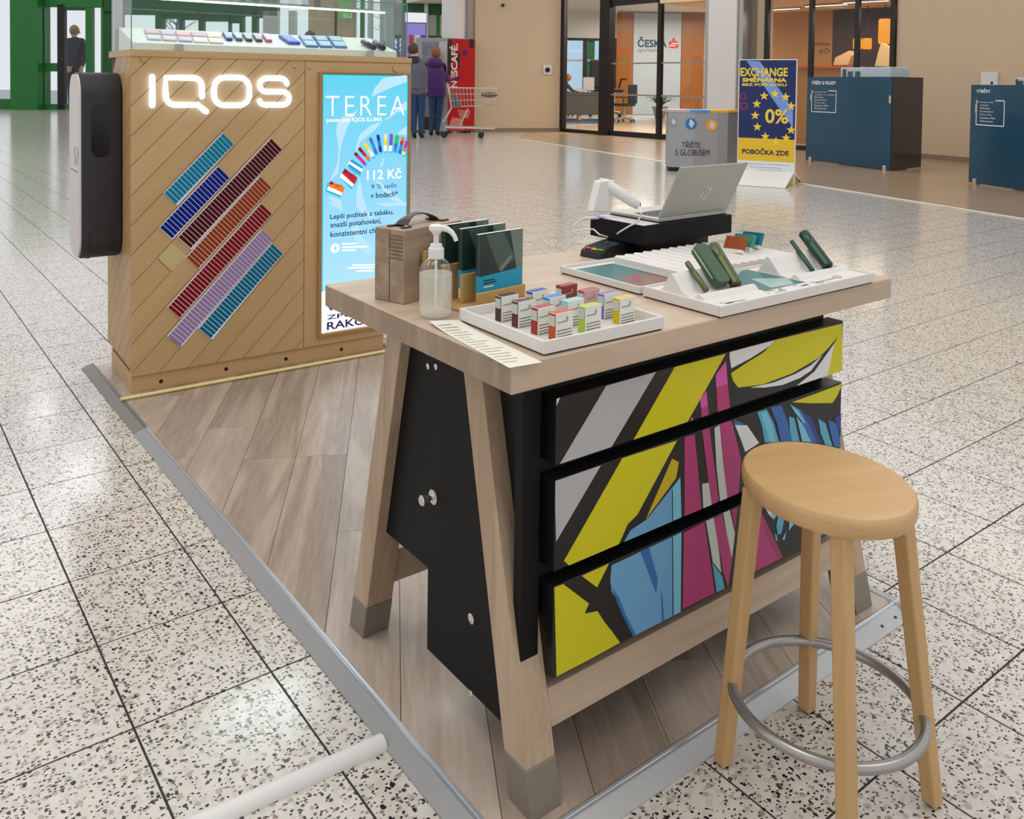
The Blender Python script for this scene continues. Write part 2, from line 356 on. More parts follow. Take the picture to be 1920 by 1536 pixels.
# ------------------------------------------------------------------ setting: terrazzo floor
TX, TP, TY, TQ = -0.4609, 0.3108, 0.7209, 0.3390
fb = MB(); fb.box(-14, 30, -8, 44, -.06, -.0016)
floor = tag(part('floor', fb, M_GROUT), kind='structure')
JT = .0048; JX = .0048
def seen(i, j):
    x, y = TX+(i+.5)*TP, TY+(j+.5)*TQ; d = Vector((x, y, 0))-CAM; z = d.dot(fw)
    if z < .5: return None
    u = CX+F*d.dot(rt)/z; v = CY-F*d.dot(up)/z; mg = 240*1.9/z
    if u < -mg or u > 1920+mg or v > 1536+mg*1.6: return None
    if .05 < x < 1.2 and .05 < y < 3.2: return None
    return z
cand = sorted((s, i, j) for i in range(-60, 80) for j in range(-30, 130) for s in [seen(i, j)] if s)
tb = MB(); c = .0008; a, b_ = TP/2-JX/2, TQ/2-JT/2
tb.add([(-a, -b_, -.004), (a, -b_, -.004), (a, b_, -.004), (-a, b_, -.004), (-a, -b_, -c), (a, -b_, -c), (a, b_, -c), (-a, b_, -c), (-a+c, -b_+c, 0), (a-c, -b_+c, 0), (a-c, b_-c, 0), (-a+c, b_-c, 0)],
       [(0, 1, 5, 4), (1, 2, 6, 5), (2, 3, 7, 6), (3, 0, 4, 7), (4, 5, 9, 8), (5, 6, 10, 9), (6, 7, 11, 10), (7, 4, 8, 11), (8, 9, 10, 11)])
tme = tb.mesh('floor_tile', M_TER)
near = cand[:300]; ns = set((i, j) for _, i, j in near)
for _, i, j in near:
    o = bpy.data.objects.new('floor_tile', tme); COL.objects.link(o); o.parent = floor; o.location = (TX+(i+.5)*TP, TY+(j+.5)*TQ, 0)
# boundary between the terrazzo and the smooth bank floor
ST = [Z(905, 249), Z(1056, 274), Z(1490, 345), Z(1920, 412)]
E0, E1 = ST[1], ST[3]; ed = (E1-E0).normalized(); en = Vector((-ed.y, ed.x, 0))
if en.dot(Vector((1, 0, 0))) < 0: en = -en
fm = MB()
for i in range(-44, 92):
    for j in range(-26, 126):
        if (i, j) in ns: continue
        x, y = TX+(i+.5)*TP, TY+(j+.5)*TQ
        if (Vector((x, y, 0))-E0).dot(en) > .25 and y < 15.5: continue
        fm.add([(x-a, y-b_, -.0002), (x+a, y-b_, -.0002), (x+a, y+b_, -.0002), (x-a, y+b_, -.0002)], [(0, 1, 2, 3)])
tag(part('floor_tile_field', fm, M_TER, floor), kind='stuff')
M_BANKF = mat('bank_vinyl_floor', (164, 139, 112), .22, noise=.05, nscale=2)
Q0, Q1 = E0-ed*2.6, E1+ed*6
bf = MB(); bf.prism([(Q0.x, Q0.y), (Q1.x, Q1.y), (Q1.x+22, Q1.y+1), (Q0.x+26, Q0.y+14), (Q0.x+2.0, Q0.y+2.2)], 'z', -.003, .003)
tag(part('floor', bf, M_BANKF), kind='structure')
sb = MB(); w_ = .055
sb.prism([(Q0.x, Q0.y), (Q1.x, Q1.y), (Q1.x+en.x*w_, Q1.y+en.y*w_), (Q0.x+en.x*w_, Q0.y+en.y*w_)], 'z', -.003, .009)
tag(part('trim_1', sb, mat('strip_painted_shine', (240, 230, 212), .3)), kind='structure')  # bright reflection off the metal strip is put into its pale colour

# ------------------------------------------------------------------ platform under the stand
LX, LY, TT, ZP = 1.2777, .7566, .9, .0198
PX0, PX1, PY0, PY1 = .003, 1.3007, -.0115, 3.27
plat = thing('platform', 'low plank-floored platform with grey metal edges under kiosk and table', 'platform', ID, at=(.65, 1.6, 0))
pb = MB(); pb.box(PX0, PX1, PY0, PY1, 0, ZP-.006); part('base_board', pb, M_SHADOWGAP, plat, ID)
ang = math.radians(60); du = (math.cos(ang), math.sin(ang)); dv = (math.sin(ang), -math.cos(ang)); PWD = .187
rows = {}
ends = {-2: 2.30, -4: 1.70, -5: 2.00, -1: 1.12, 0: .38}
for r in range(-10, 7):
    off = ends.get(r, random.uniform(0, 1.1))
    for k in range(-4, 6):
        u0 = off+(k-2)*1.15; u1 = u0+1.15-.0016; v0 = r*PWD+.002; v1 = v0+PWD-.0016
        poly = clip([(du[0]*u+dv[0]*v, du[1]*u+dv[1]*v) for u, v in ((u0, v0), (u1, v0), (u1, v1), (u0, v1))], PX0+.001, PX1-.001, PY0+.001, PY1-.001)
        if len(poly) < 3: continue
        q = MB(); q.prism(poly, 'z', ZP-.006, ZP); part('plank', q, M_PLANK, plat, ID)
def edge_strip(name, p0, p1, inward, mats):
    """ramp profile: wide flat flank on the outside, a bright ribbed lip at the planks"""
    p0 = Vector(p0); p1 = Vector(p1); n = Vector(inward); prof = [(0, 0), (0, .004), (.038, .0195), (.041, .0195), (.042, .0175), (.044, .0175), (.046, .0215), (.051, .0225), (.0545, .0198), (.0545, 0)]
    q = MB(); k = len(prof); vs = []
    for p in (p0, p1):
        for d, h in prof: vs.append((p.x+n.x*d, p.y+n.y*d, h))
    fs = []
    for i in range(k):
        j = (i+1) % k; f = (i, k+i, k+j, j); fs.append((f, 0 if i in (0, 1, 2, 9) else 1))
    for f, m_ in fs: q.add([vs[t] for t in f], [(0, 1, 2, 3)], m_)
    q.add(vs[:k], [tuple(range(k))]); q.add(vs[k:], [tuple(range(k))[::-1]])
    return part(name, q, mats, plat, ID)
edge_strip('edge_strip', (-.0505, 2.35, 0), (-.0505, -.066, 0), (1, 0, 0), [M_ALUL, M_ALUB])
edge_strip('edge_strip', (-.0505, 3.31, 0), (-.0505, 2.352, 0), (1, 0, 0), [M_ALUD, M_ALUD])
edge_strip('edge_strip', (-.0505, -.066, 0), (1.352, -.066, 0), (0, 1, 0), [M_ALU, M_ALUB])
edge_strip('edge_strip', (1.352, -.066, 0), (1.352, 3.31, 0), (-1, 0, 0), [M_ALU, M_ALUB])
for s in ((-.028, .06), (1.255, -.047), (1.19, -.047)):
    q = MB(); q.lathe([(.004, 0), (.004, .0135), (.002, .0140)], (s[0], s[1], 0), 8); part('screw', q, M_BLACK2, plat, ID)
# white cable duct across the terrazzo
dq = MB(); pa = Z(728, 1391); pc = Z(395, 1540); dd = (pc-pa).normalized(); pa = pa+dd*.012; pc = pc+dd*.9
pr = [(-.022, 0), (-.021, .006), (-.016, .013), (-.008, .0175), (0, .019), (.008, .0175), (.016, .013), (.021, .006), (.022, 0)]
nn = Vector((-dd.y, dd.x, 0)); vs = []
for p in (pa, pc):
    for w, h in pr: vs.append((p.x+nn.x*w, p.y+nn.y*w, h+.0002))
k = len(pr); dq.add(vs, [(i, i+1, k+i+1, k+i) for i in range(k-1)]+[tuple(range(k))[::-1], tuple(range(k, 2*k))])
solo('cable_duct', dq, M_WHITE, 'white half-round cable duct running over the terrazzo to the platform edge', 'cable duct', ID, at=tuple(pa), smooth=True)
# pale rod lying before the kiosk
rq = MB(); ra = Z(226, 749, ZP+.0098); rb = Z(736, 656, ZP+.0098); rq.tube([ra, rb+(rb-ra).normalized()*.05], .0075, 10)
solo('wooden_rod', rq, mat('pale_yellow_rod', (232, 208, 142), .4, noise=.06), 'thin pale yellow rod lying along the foot of the kiosk', 'rod', ID, at=tuple(ra), smooth=True)

# ------------------------------------------------------------------ counter table with drawers
table = thing('counter_table', 'pale wooden counter table on splayed metal-capped legs with painted drawers', 'table', ID, at=(LX/2, LY/2, ZP))
tp = MB(); tp.box(0, LX, 0, LY, TT-.0537, TT); tp.m[5] = 1; tp.m[3] = 1
part('tabletop', tp, [M_ASH, M_ASHEND], table, ID, bevel=.0025)
def leg(x0, back, label=None):
    x1 = x0+.072; f = (lambda y: LY-y) if back else (lambda y: y)
    zb, zt = ZP+.0855, TT-.0537
    def sec(z): t = (z-ZP)/(zt-ZP); return .010+.185*t, .080+.180*t
    def pr(za, zc, e, mi):
        a0, a1 = sec(za); c0, c1 = sec(zc); Y = sorted
        ys = [f(a0-e), f(a1+e), f(c0-e), f(c1+e)]
        if back: ys = [ys[1], ys[0], ys[3], ys[2]]
        return MB().hexa([(x0-e, ys[0], za), (x1+e, ys[0], za), (x1+e, ys[1], za), (x0-e, ys[1], za), (x0-e, ys[2], zc), (x1+e, ys[2], zc), (x1+e, ys[3], zc), (x0-e, ys[3], zc)])
    l = part('leg', pr(zb, zt, 0, 0), M_ASHZ, table, ID, bevel=.0015)
    part('foot_cap', pr(ZP+.0002, zb, .001, 0), M_CAP, l, ID, bevel=.0015, label='taupe metal cap on the foot of the leg')
for x0 in (.070, 1.1685):
    leg(x0, False); leg(x0, True)
yr = .052
zr0 = PY(1043, 1360, yr).z; 
for y0, y1 in ((yr, yr+.04), (LY-yr-.04, LY-yr)):
    q = MB(); q.box(.142, 1.1685, y0, y1, zr0, zr0+.082); part('rail', q, M_ASH, table, ID, bevel=.0015)
q = MB(); q.prism([(.128, .119), (.425, .119), (.425, .306), (.632, .306), (.528, TT-.054), (.250, TT-.054)], 'x', .098, .116); part('end_panel', q, M_BLACK, table, ID, bevel=.001)
q = MB(); q.prism([(.128, .119), (.425, .119), (.425, .306), (.632, .306), (.528, TT-.054), (.250, TT-.054)], 'x', 1.150, 1.166); part('end_panel', q, M_BLACK, table, ID, bevel=.001)
yd = .040                                # front plane of the drawers
dx0 = PY(1041, 900, yd).x; dx1 = PY(1578.5, 700, yd).x
zz = [PY(u, v, yd).z for u, v in ((1040, 748), (1043, 873), (1040, 902), (1043, 1071), (1041, 1100), (1044, 1269))]
q = MB(); q.box(dx0-.030, dx1-.018, yd+.045, .42, .130, TT-.0545); part('carcass', q, M_SHADOWGAP, table, ID)
q = MB(); q.box(.085, dx0-.012, yd+.030, yd+.055, .262, TT-.0545); part('side_stile', q, M_BLACK, table, ID, bevel=.001)
# the painted picture that runs over the three drawers, traced on their plane
A4 = lambda pts: [(1000+x/3, 580+y/3) for x, y in pts]
A5 = lambda pts: [(1000+x/3, 900+y/3) for x, y in pts]
ACOL = dict(white=(222, 220, 216), grey=(178, 175, 174), yellow=(204, 194, 8), ochre=(196, 172, 4), pink=(176, 52, 112), pinkd=(150, 44, 96), pinkl=(206, 80, 160), pale=(196, 202, 192), blue=(104, 160, 198),
            bluel=(118, 190, 214), blued=(48, 100, 168), navy=(34, 58, 128), teal=(84, 166, 188), black=(20, 18, 18))
AM = {k: mat('print_'+k, c, .38, noise=.03, nscale=12) for k, c in ACOL.items()}; AK = list(AM)
ART = [('white', A4([(118, 508), (150, 497), (130, 545)])), ('grey', A4([(410, 430), (690, 352), (435, 782), (145, 880), (140, 885)])), ('grey', A4([(118, 965), (380, 878), (128, 1308)])),
 ('yellow', A4([(795, 325), (1082, 250), (862, 642), (555, 748)])), ('yellow', A4([(500, 838), (808, 738), (585, 1155), (530, 1210), (478, 1328), (210, 1450), (172, 1415)])),
 ('yellow', A5([(272, 540), (425, 470), (358, 605)])), ('yellow', A5([(118, 605), (168, 586), (312, 695), (288, 752), (360, 738), (400, 800), (440, 850), (487, 915), (130, 1112)])),
 ('ochre', A4([(780, 840), (818, 860), (802, 950), (632, 1182)])),
 ('blue', A4([(826, 945), (832, 1170), (505, 1318), (545, 1245), (640, 1180)])), ('blue', A5([(440, 480), (832, 295), (828, 745), (560, 880), (540, 800), (490, 730), (485, 690), (440, 630), (432, 560)])),
 ('bluel', A4([(782, 1010), (826, 945), (832, 1170), (782, 1190)])), ('bluel', A5([(785, 318), (832, 295), (828, 745), (785, 765)])), ('blued', A5([(440, 600), (470, 690), (500, 760), (560, 880), (575, 868), (520, 760), (480, 660)])), ('blued', A5([(716, 620), (725, 650), (735, 790), (722, 795)])),
 ('blued', A5([(600, 400), (650, 380), (700, 560), (690, 640), (660, 560)])), ('black', A4([(778, 1015), (783, 1012), (785, 1190), (780, 1192)])), ('black', A5([(779, 320), (784, 318), (788, 764), (782, 766)])), 
 ('pinkl', A4([(892, 604), (903, 636), (874, 642)])), ('pink', A4([(850, 722), (906, 703), (946, 1122), (850, 1168)])), ('pink', A5([(846, 296), (962, 238), (1020, 635), (838, 728)])),
 ('pinkl', A4([(936, 508), (972, 458), (980, 540), (943, 560)])), ('pink', A4([(943, 560), (980, 540), (987, 608), (946, 618)])), ('pink', A4([(948, 676), (988, 658), (1042, 1080), (1000, 1100)])), ('pink', A5([(1010, 217), (1060, 192), (1118, 440), (1094, 605), (1066, 520), (1050, 420)])),
 ('pinkl', A4([(1025, 370), (1082, 290), (1092, 420), (1028, 440)])), ('pink', A4([(1028, 440), (1092, 420), (1106, 562), (1036, 582)])), ('pink', A4([(1046, 640), (1115, 628), (1168, 850), (1152, 1042), (1090, 1064)])), ('pinkd', A4([(1110, 1130), (1150, 1110), (1132, 1240)])),
 ('pink', A5([(1248, 128), (1290, 200), (1345, 310), (1402, 435), (1205, 535), (1240, 280)])), ('pinkd', A5([(1290, 200), (1345, 310), (1402, 435), (1370, 440), (1300, 300)])),
 ('pale', A4([(1018, 668), (1046, 650), (1066, 860), (1090, 1062), (1050, 1080), (1030, 900)])), ('pale', A4([(948, 982), (985, 976), (1002, 1102), (955, 1120)])), ('pale', A5([(970, 232), (1012, 212), (1040, 380), (1056, 522), (1008, 460)])), ('pale', A5([(1066, 182), (1102, 165), (1132, 300), (1116, 440), (1090, 320)])),
 ('teal', A5([(1005, 465), (1060, 540), (1074, 610), (1030, 632)])),
 ('white', A4([(1105, 240), (1362, 172), (1330, 205), (1220, 275), (1112, 332), (1102, 262)])), ('yellow', A4([(1368, 170), (1736, 80), (1736, 122), (1660, 215), (1600, 275), (1450, 362), (1290, 422), (1150, 440), (1122, 402), (1110, 360), (1200, 300), (1290, 245)])),
 ('white', A4([(1220, 440), (1350, 412), (1470, 365), (1560, 315), (1622, 262), (1560, 345), (1500, 385), (1400, 425), (1300, 440)])), ('white', A4([(1465, 442), (1580, 350), (1696, 185), (1655, 378)])), ('yellow', A4([(1736, 112), (1736, 352), (1652, 382), (1692, 190)])),
 ('yellow', A4([(1455, 522), (1600, 470), (1736, 418), (1708, 485), (1680, 527), (1560, 528)])), ('white', A4([(1132, 650), (1200, 652), (1268, 752), (1190, 802), (1165, 730)])), ('blued', A4([(1125, 622), (1180, 640), (1170, 652), (1132, 650)])),
 ('teal', A4([(1258, 578), (1310, 562), (1350, 640), (1380, 745), (1300, 748), (1285, 660)])), ('bluel', A4([(1280, 590), (1310, 575), (1345, 660), (1360, 745), (1330, 745)])), ('blued', A4([(1332, 552), (1392, 540), (1425, 620), (1450, 742), (1390, 742), (1368, 640)])), ('teal', A4([(1436, 602), (1466, 612), (1495, 742), (1452, 742), (1440, 680)])),
 ('blued', A4([(1440, 532), (1500, 565), (1560, 620), (1600, 750), (1540, 750), (1500, 620)])), ('bluel', A4([(1440, 532), (1490, 570), (1530, 640), (1520, 640), (1470, 580)])), ('bluel', A4([(1478, 600), (1520, 660), (1560, 745), (1510, 742)])), ('navy', A4([(1500, 565), (1560, 610), (1620, 750), (1590, 748), (1545, 640)])), ('teal', A4([(1600, 614), (1640, 640), (1680, 770), (1640, 762), (1615, 700)])),
 ('blued', A4([(1655, 622), (1700, 640), (1738, 775), (1690, 772), (1670, 700)])), ('navy', A4([(1690, 610), (1738, 585), (1738, 740), (1720, 700)])),
 ('white', A5([(1298, 148), (1335, 168), (1348, 220), (1320, 190)])), ('bluel', A5([(1338, 168), (1376, 185), (1350, 222)])), ('teal', A5([(1376, 188), (1412, 210), (1392, 300), (1372, 305), (1365, 260)])), ('bluel', A5([(1440, 215), (1472, 235), (1435, 285)])), ('bluel', A5([(1398, 335), (1420, 290), (1412, 335)])), ('blued', A5([(1600, 285), (1642, 298), (1608, 322)])), ('teal', A5([(1355, 300), (1368, 310), (1372, 345), (1360, 335)]))]
for d in range(3):
    z1, z0 = zz[2*d], zz[2*d+1]
    q = MB(); q.box(dx0, dx1, yd, yd+.045, z0, z1); dr = part('drawer', q, AM['black'], table, ID, bevel=.001)
    pm = None
    for n_, (k, pts) in enumerate(ART):
        poly = clip([(lambda P: (P.x, P.z))(PY(u, v, yd)) for u, v in pts], dx0+.0006, dx1-.0006, z0+.0006, z1-.0006)
        if len(poly) < 3: continue
        pm = MB(); pm.prism(poly, 'y', yd-.0003-.00002*n_, yd-.0001); part('painted_shape', pm, AM[k], dr, ID)
# locks and screws on the end panel
kn = PX(808, 928, .098)
q = MB(); q.lathe([(.0165, 0), (.0165, .003), (.006, .004), (.0055, .020), (.009, .021), (.012, .024), (.012, .032), (.010, .034)], seg=18)
q.xf(Matrix.Translation((.098, kn.y-.012, kn.z)) @ Matrix.Rotation(-math.pi/2, 4, 'Y')); part('lock_knob', q, M_CHROME, table, ID, smooth=True, label='chrome lock knob on the black end panel')
for u, v, r in ((884, 1160, .011), (803, 687, .007), (818, 688, .007), (884, 1302, .008)):
    P = PX(u, v, .098); q = MB(); q.lathe([(r, 0), (r, .002), (r*.7, .0032), (r*.25, .0034), (r*.2, .0024)], seg=14)
    q.xf(Matrix.Translation((.098, P.y, P.z)) @ Matrix.Rotation(-math.pi/2, 4, 'Y')); part('screw_cap', q, M_CHROME, table, ID, smooth=True)
q = MB(); q.tube([(.80, .30, .13), (.80, .27, .06), (.80, .24, .028), (.84, .20, .026), (.93, .20, .026), (1.02, .24, .06), (1.03, .28, .13)], .004, 6); part('power_cable', q, M_BLACK2, table, ID, smooth=True)

# ------------------------------------------------------------------ stool
SC = Vector((.619, -.235, 0)); SZ = .625
stool = thing('bar_stool', 'beech bar stool with rounded seat and steel foot ring before the drawers', 'stool', ID, at=(SC.x, SC.y, 0))
q = MB(); prof = [(.02, .583), (.90, .583), (.965, .586), (.992, .594), (1.0, .604), (1.0, .612), (.992, .620), (.97, .6245), (.92, .6245), (.6, .6225), (.02, .6215)]
s72 = math.radians(72); ea, eb = .179, .155
vs = []; seg = 48
for r, z in prof:
    for k in range(seg):
        w = 2*math.pi*k/seg; x, y = ea*r*math.cos(w), eb*r*math.sin(w)
        vs.append((SC.x+x*math.cos(s72)-y*math.sin(s72), SC.y+x*math.sin(s72)+y*math.cos(s72), z))
fs = [(i*seg+k, i*seg+(k+1) % seg, (i+1)*seg+(k+1) % seg, (i+1)*seg+k) for i in range(len(prof)-1) for k in range(seg)]
fs += [tuple(range(seg))[::-1], tuple((len(prof)-1)*seg+k for k in range(seg))]
q.add(vs, fs); part('seat', q, M_BEECH, stool, ID, smooth=True)
feet = [Z(1350, 1432), Z(1512, 1329), Z(1755, 1510)]; feet.append(feet[0]+feet[2]-feet[1])
fc = sum(feet, Vector())/4; feet = [fc+(f-fc)*.97 for f in feet]
LW = .016
for k, f in enumerate(feet):
    t = SC+(f-fc)*.70; t.z = .586; a_ = math.atan2((f-fc).y, (f-fc).x)-math.radians(45)
    ex = Vector((math.cos(a_), math.sin(a_), 0)); ey = Vector((-ex.y, ex.x, 0)); w0 = LW*.92
    b4 = [f+ex*w0*sx+ey*w0*sy for sx, sy in ((-1, -1), (1, -1), (1, 1), (-1, 1))]; t4 = [t+ex*LW*sx+ey*LW*sy for sx, sy in ((-1, -1), (1, -1), (1, 1), (-1, 1))]
    for p in b4: p.z = .004
    l = part('leg', MB().hexa(b4+t4), M_BEECHZ, stool, ID, bevel=.004, bseg=2)
    g = MB().lathe([(.011, .0002), (.013, .004)], (f.x, f.y, 0), 10); part('glide', g, M_BLACK2, l, ID)
rc = fc.lerp(SC, .28); q = MB(); q.tube([(rc.x+.181*math.cos(2*math.pi*k/64), rc.y+.181*math.sin(2*math.pi*k/64), .176) for k in range(64)], .0108, 12, closed=True)
part('foot_ring', q, M_STEEL, stool, ID, smooth=True, label='round steel foot ring')
# ------------------------------------------------------------------ things on the table
# wooden presentation case with leather handle
WB = Fr((.059, .476, TT+.0003), rot=math.radians(18))
wb = thing('wooden_case', 'tall grey-oak wooden case with brown leather handle at table back corner', 'case', WB)
for y0, y1 in ((0, .0435), (.0455, .090)):
    q = MB(); q.box(0, .215, y0, y1, 0, .168); part('case_half', q, M_BOXW, wb, bevel=.0015)
q = MB(); q.box(.003, .212, .0430, .0460, .002, .166); part('seam', q, M_SHADOWGAP, wb)
g = MB(); g.box(-.0012, 0, .004, .040, 0, .0035); gm = g.mesh('slat_shade_strip', mat('rib_shadow_wood', (116, 94, 74), .6, noise=.1))  # darker strips paint the shade between the slats
for k in range(7):
    o = part_mesh('slat_shade_strip', gm, wb); o.location = (0, 0, .152-.0085*k)
M_LEA = mat('brown_leather', (58, 33, 26), .4, noise=.15, nscale=60, bump=.2)
q = MB(); pth = [(.040+.125*t, .045+.006*math.sin(3*t), .170+.022*math.sin(math.pi*min(1, max(0, t)))**.7) for t in [i/14 for i in range(15)]]
q.tube(pth, [.017, .016, .014, .012, .010, .009, .009, .010, .010, .009, .009, .010, .012, .015, .017], 8, flat=.28); part('handle', q, M_LEA, wb, smooth=True, label='dark brown leather strap handle')
for x in (.034, .172):
    for y in (.024, .066):
        q = MB(); q.prism(rrect(.030, .013, .005, 3, x, y), 'z', .168, .1715); part('handle_tab', q, M_LEA, wb)
        q = MB(); q.lathe([(.004, .1715), (.004, .173), (.002, .1735)], (x, y, 0), 10); part('rivet', q, M_CHROME, wb)
# pump bottle
pb_ = Z(820, 600, TT); bc = Vector((pb_.x+.012, pb_.y+.026, TT))
bot = thing('pump_bottle', 'clear plastic hand gel bottle with white pump beside the wooden case', 'bottle', ID, at=(bc.x, bc.y, TT))
M_PET = pane_glass('clear_plastic', (252, 253, 252), 2.2); M_GEL = mat('clear_gel', (250, 248, 238), .15, noise=.01)
_n = M_GEL.node_tree; _t = _n.nodes.new('ShaderNodeBsdfTransparent'); _m = _n.nodes.new('ShaderNodeMixShader'); _m.inputs[0].default_value = .34
_n.links.new(_t.outputs[0], _m.inputs[1]); _n.links.new(_n.nodes['Principled BSDF'].outputs[0], _m.inputs[2]); _n.links.new(_m.outputs[0], _n.nodes['Material Output'].inputs[0])
o_ = (bc.x, bc.y, TT)
q = MB(); q.lathe([(.026, .0012), (.033, .003), (.0368, .009), (.0368, .098), (.035, .108), (.030, .117), (.022, .124), (.0175, .127)], o_, 28); part('bottle_body', q, M_PET, bot, ID, smooth=True)
q = MB(); q.lathe([(.024, .0025), (.032, .005), (.0355, .011), (.0355, .094), (.0350, .0945)], o_, 28); part('gel', q, M_GEL, bot, ID, smooth=True)
q = MB(); q.lathe([(.0165, .127), (.0168, .129), (.0168, .148), (.0150, .149), (.0135, .152), (.0125, .157), (.006, .158), (.006, .176), (.0075, .178), (.0115, .183), (.0160, .188), (.0160, .194), (.0150, .197), (.010, .199)], o_, 22); part('pump_collar', q, M_WHITE, bot, ID, smooth=True)
nd = (rt*.97-fw*.25).normalized(); q = MB(); q.tube([Vector(o_)+nd*a+Vector((0, 0, b)) for a, b in ((0, .192), (.012, .1925), (.024, .190), (.034, .184), (.041, .175), (.045, .165))], [.0075, .0075, .0065, .0055, .005, .0045], 10); part('pump_spout', q, M_WHITE, bot, ID, smooth=True)
q = MB(); q.tube([Vector(o_)+Vector((0, 0, .012)), Vector(o_)+Vector((0, 0, .13))], .0028, 8); part('dip_tube', q, M_WHITE, bot, ID, smooth=True)
# printed sheet
pc4 = [Z(u, v, TT+.0008) for u, v in ((804, 608), (955, 690), (1017, 679), (860, 603))]
q = MB(); n = 10; vs = []
for i in range(n+1):
    t = i/n; a = pc4[0].lerp(pc4[1], t); b = pc4[3].lerp(pc4[2], t); h = .0008+.007*max(0, 1-t*3)**2
    for j, s in enumerate((0, .33, .66, 1)): p = a.lerp(b, s); vs.append((p.x, p.y, TT+h*(1-.4*s)))
q.add(vs, [(4*i+j, 4*i+4+j, 4*i+5+j, 4*i+1+j) for i in range(n) for j in range(3)])
sh = thing('paper_sheet', 'long cream printed paper sheet lying at left edge of tabletop', 'sheet', ID, at=tuple(pc4[1]))
part('sheet', q, mat('cream_paper', (226, 222, 206), .75, noise=.03, nscale=50), sh, ID, smooth=True)
q = MB(); ux = (pc4[1]-pc4[0]).normalized(); uy = (pc4[3]-pc4[0]).normalized(); o0 = pc4[0]; LL = (pc4[1]-pc4[0]).length; WW = (pc4[3]-pc4[0]).length
random.seed(3)
for i in range(16):
    s = .08+.86*i/16; a0 = .10; a1 = .10+random.uniform(.35, .72); 
    P = [o0+ux*(s*LL)+uy*(a0*WW), o0+ux*((s+.016)*LL)+uy*(a0*WW), o0+ux*((s+.016)*LL)+uy*(a1*WW), o0+ux*(s*LL)+uy*(a1*WW)]
    hh = TT+.0014+.007*max(0, 1-(s)*3)**2
    q.ngon([(p.x, p.y, hh) for p in P])
tag(part('printed_text', q, mat('pale_olive_print', (214, 209, 192), .8, noise=.1), sh, ID), kind='stuff')
# brochure rack and brochures
BR = Fr((.172, .342, TT+.0003), rot=math.radians(7))
M_RACK = wood('rack_oak', (176, 136, 82), (206, 164, 106), 'x', .45, fine=160, big=9, contrast=.6, var=.05)
rack = thing('brochure_rack', 'stepped oak brochure rack behind the white tray of packs', 'rack', BR)
q = MB(); q.box(-.042, .155, -.002, .150, 0, .007); part('base', q, M_RACK, rack, bevel=.001)
for k, (h, xo) in enumerate(((.036, 0), (.072, -.006), (.088, -.020), (.116, -.042))):
    q = MB(); y = .002+.046*k; q.box(xo, .150 if k < 3 else .12, y, y+.009, .007, h); part('divider_board', q, M_RACK, rack, bevel=.001)
BRM = [mat('brochure_dark_green', (34, 52, 46), .3, noise=.25, nscale=14), mat('brochure_teal', (24, 150, 184), .35, noise=.03), mat('brochure_grey_green', (112, 122, 112), .3, noise=.1), mat('brochure_edge', (226, 226, 220), .6), mat('brochure_ink', (22, 40, 46), .4), mat('brochure_shade', (70, 86, 78), .3, noise=.15, nscale=20)]
lab = ['frontmost dark green and teal brochure standing in the oak rack', 'middle dark green and teal brochure standing in the oak rack', 'rearmost dark green brochure standing in the oak rack']
for k in range(3):
    y = .0135+.046*k; x0 = .012-.012*k; wdt = .138; z0 = .0075+[.0, .008, .012][k]; hh = .158
    b = thing('brochure', lab[k], 'brochure', BR, at=(x0, y, z0), group='brochures in the oak rack')
    q = MB(); q.box(0, wdt, 0, .009, 0, hh, 3); part('pages', q, BRM, b)
    q = MB(); q.box(-.0004, wdt+.0004, .0002, .0102, .064, hh-.001, 0); q.box(-.0004, wdt+.0004, .0002, .0102, .022, .064, 1); part('cover_wrap', q, BRM, b)
    q = MB(); Y = -.0004
    q.ngon([(0, Y, 0), (wdt, Y, 0), (wdt, Y, hh), (0, Y, hh)], 0); q.ngon([(0, Y-.0002, 0), (wdt, Y-.0002, 0), (wdt, Y-.0002, .068), (0, Y-.0002, .062)], 1)
    q.ngon([(wdt*.70, Y-.0001, hh), (wdt, Y-.0001, hh), (wdt, Y-.0001, .068), (wdt*.86, Y-.0001, .066)], 2); q.ngon([(.02, Y-.0001, hh*.98), (.075, Y-.0001, hh*.99), (.115, Y-.0001, .09), (.062, Y-.0001, .070)], 5)
    q.ngon([(.060, Y-.0003, .072), (.098, Y-.0003, .102), (.104, Y-.0003, .094), (.070, Y-.0003, .066)], 2)
    part('cover', q, BRM, b)
    q = MB()
    for i, (a, l) in enumerate(((.050, .034), (.044, .040), (.036, .030))): q.ngon([(.014, Y-.0005, a), (.014+l, Y-.0005, a), (.014+l, Y-.0005, a+.003), (.014, Y-.0005, a+.003)], 4 if i < 2 else 3)
    tag(part('caption_lines', q, BRM, b), kind='stuff')
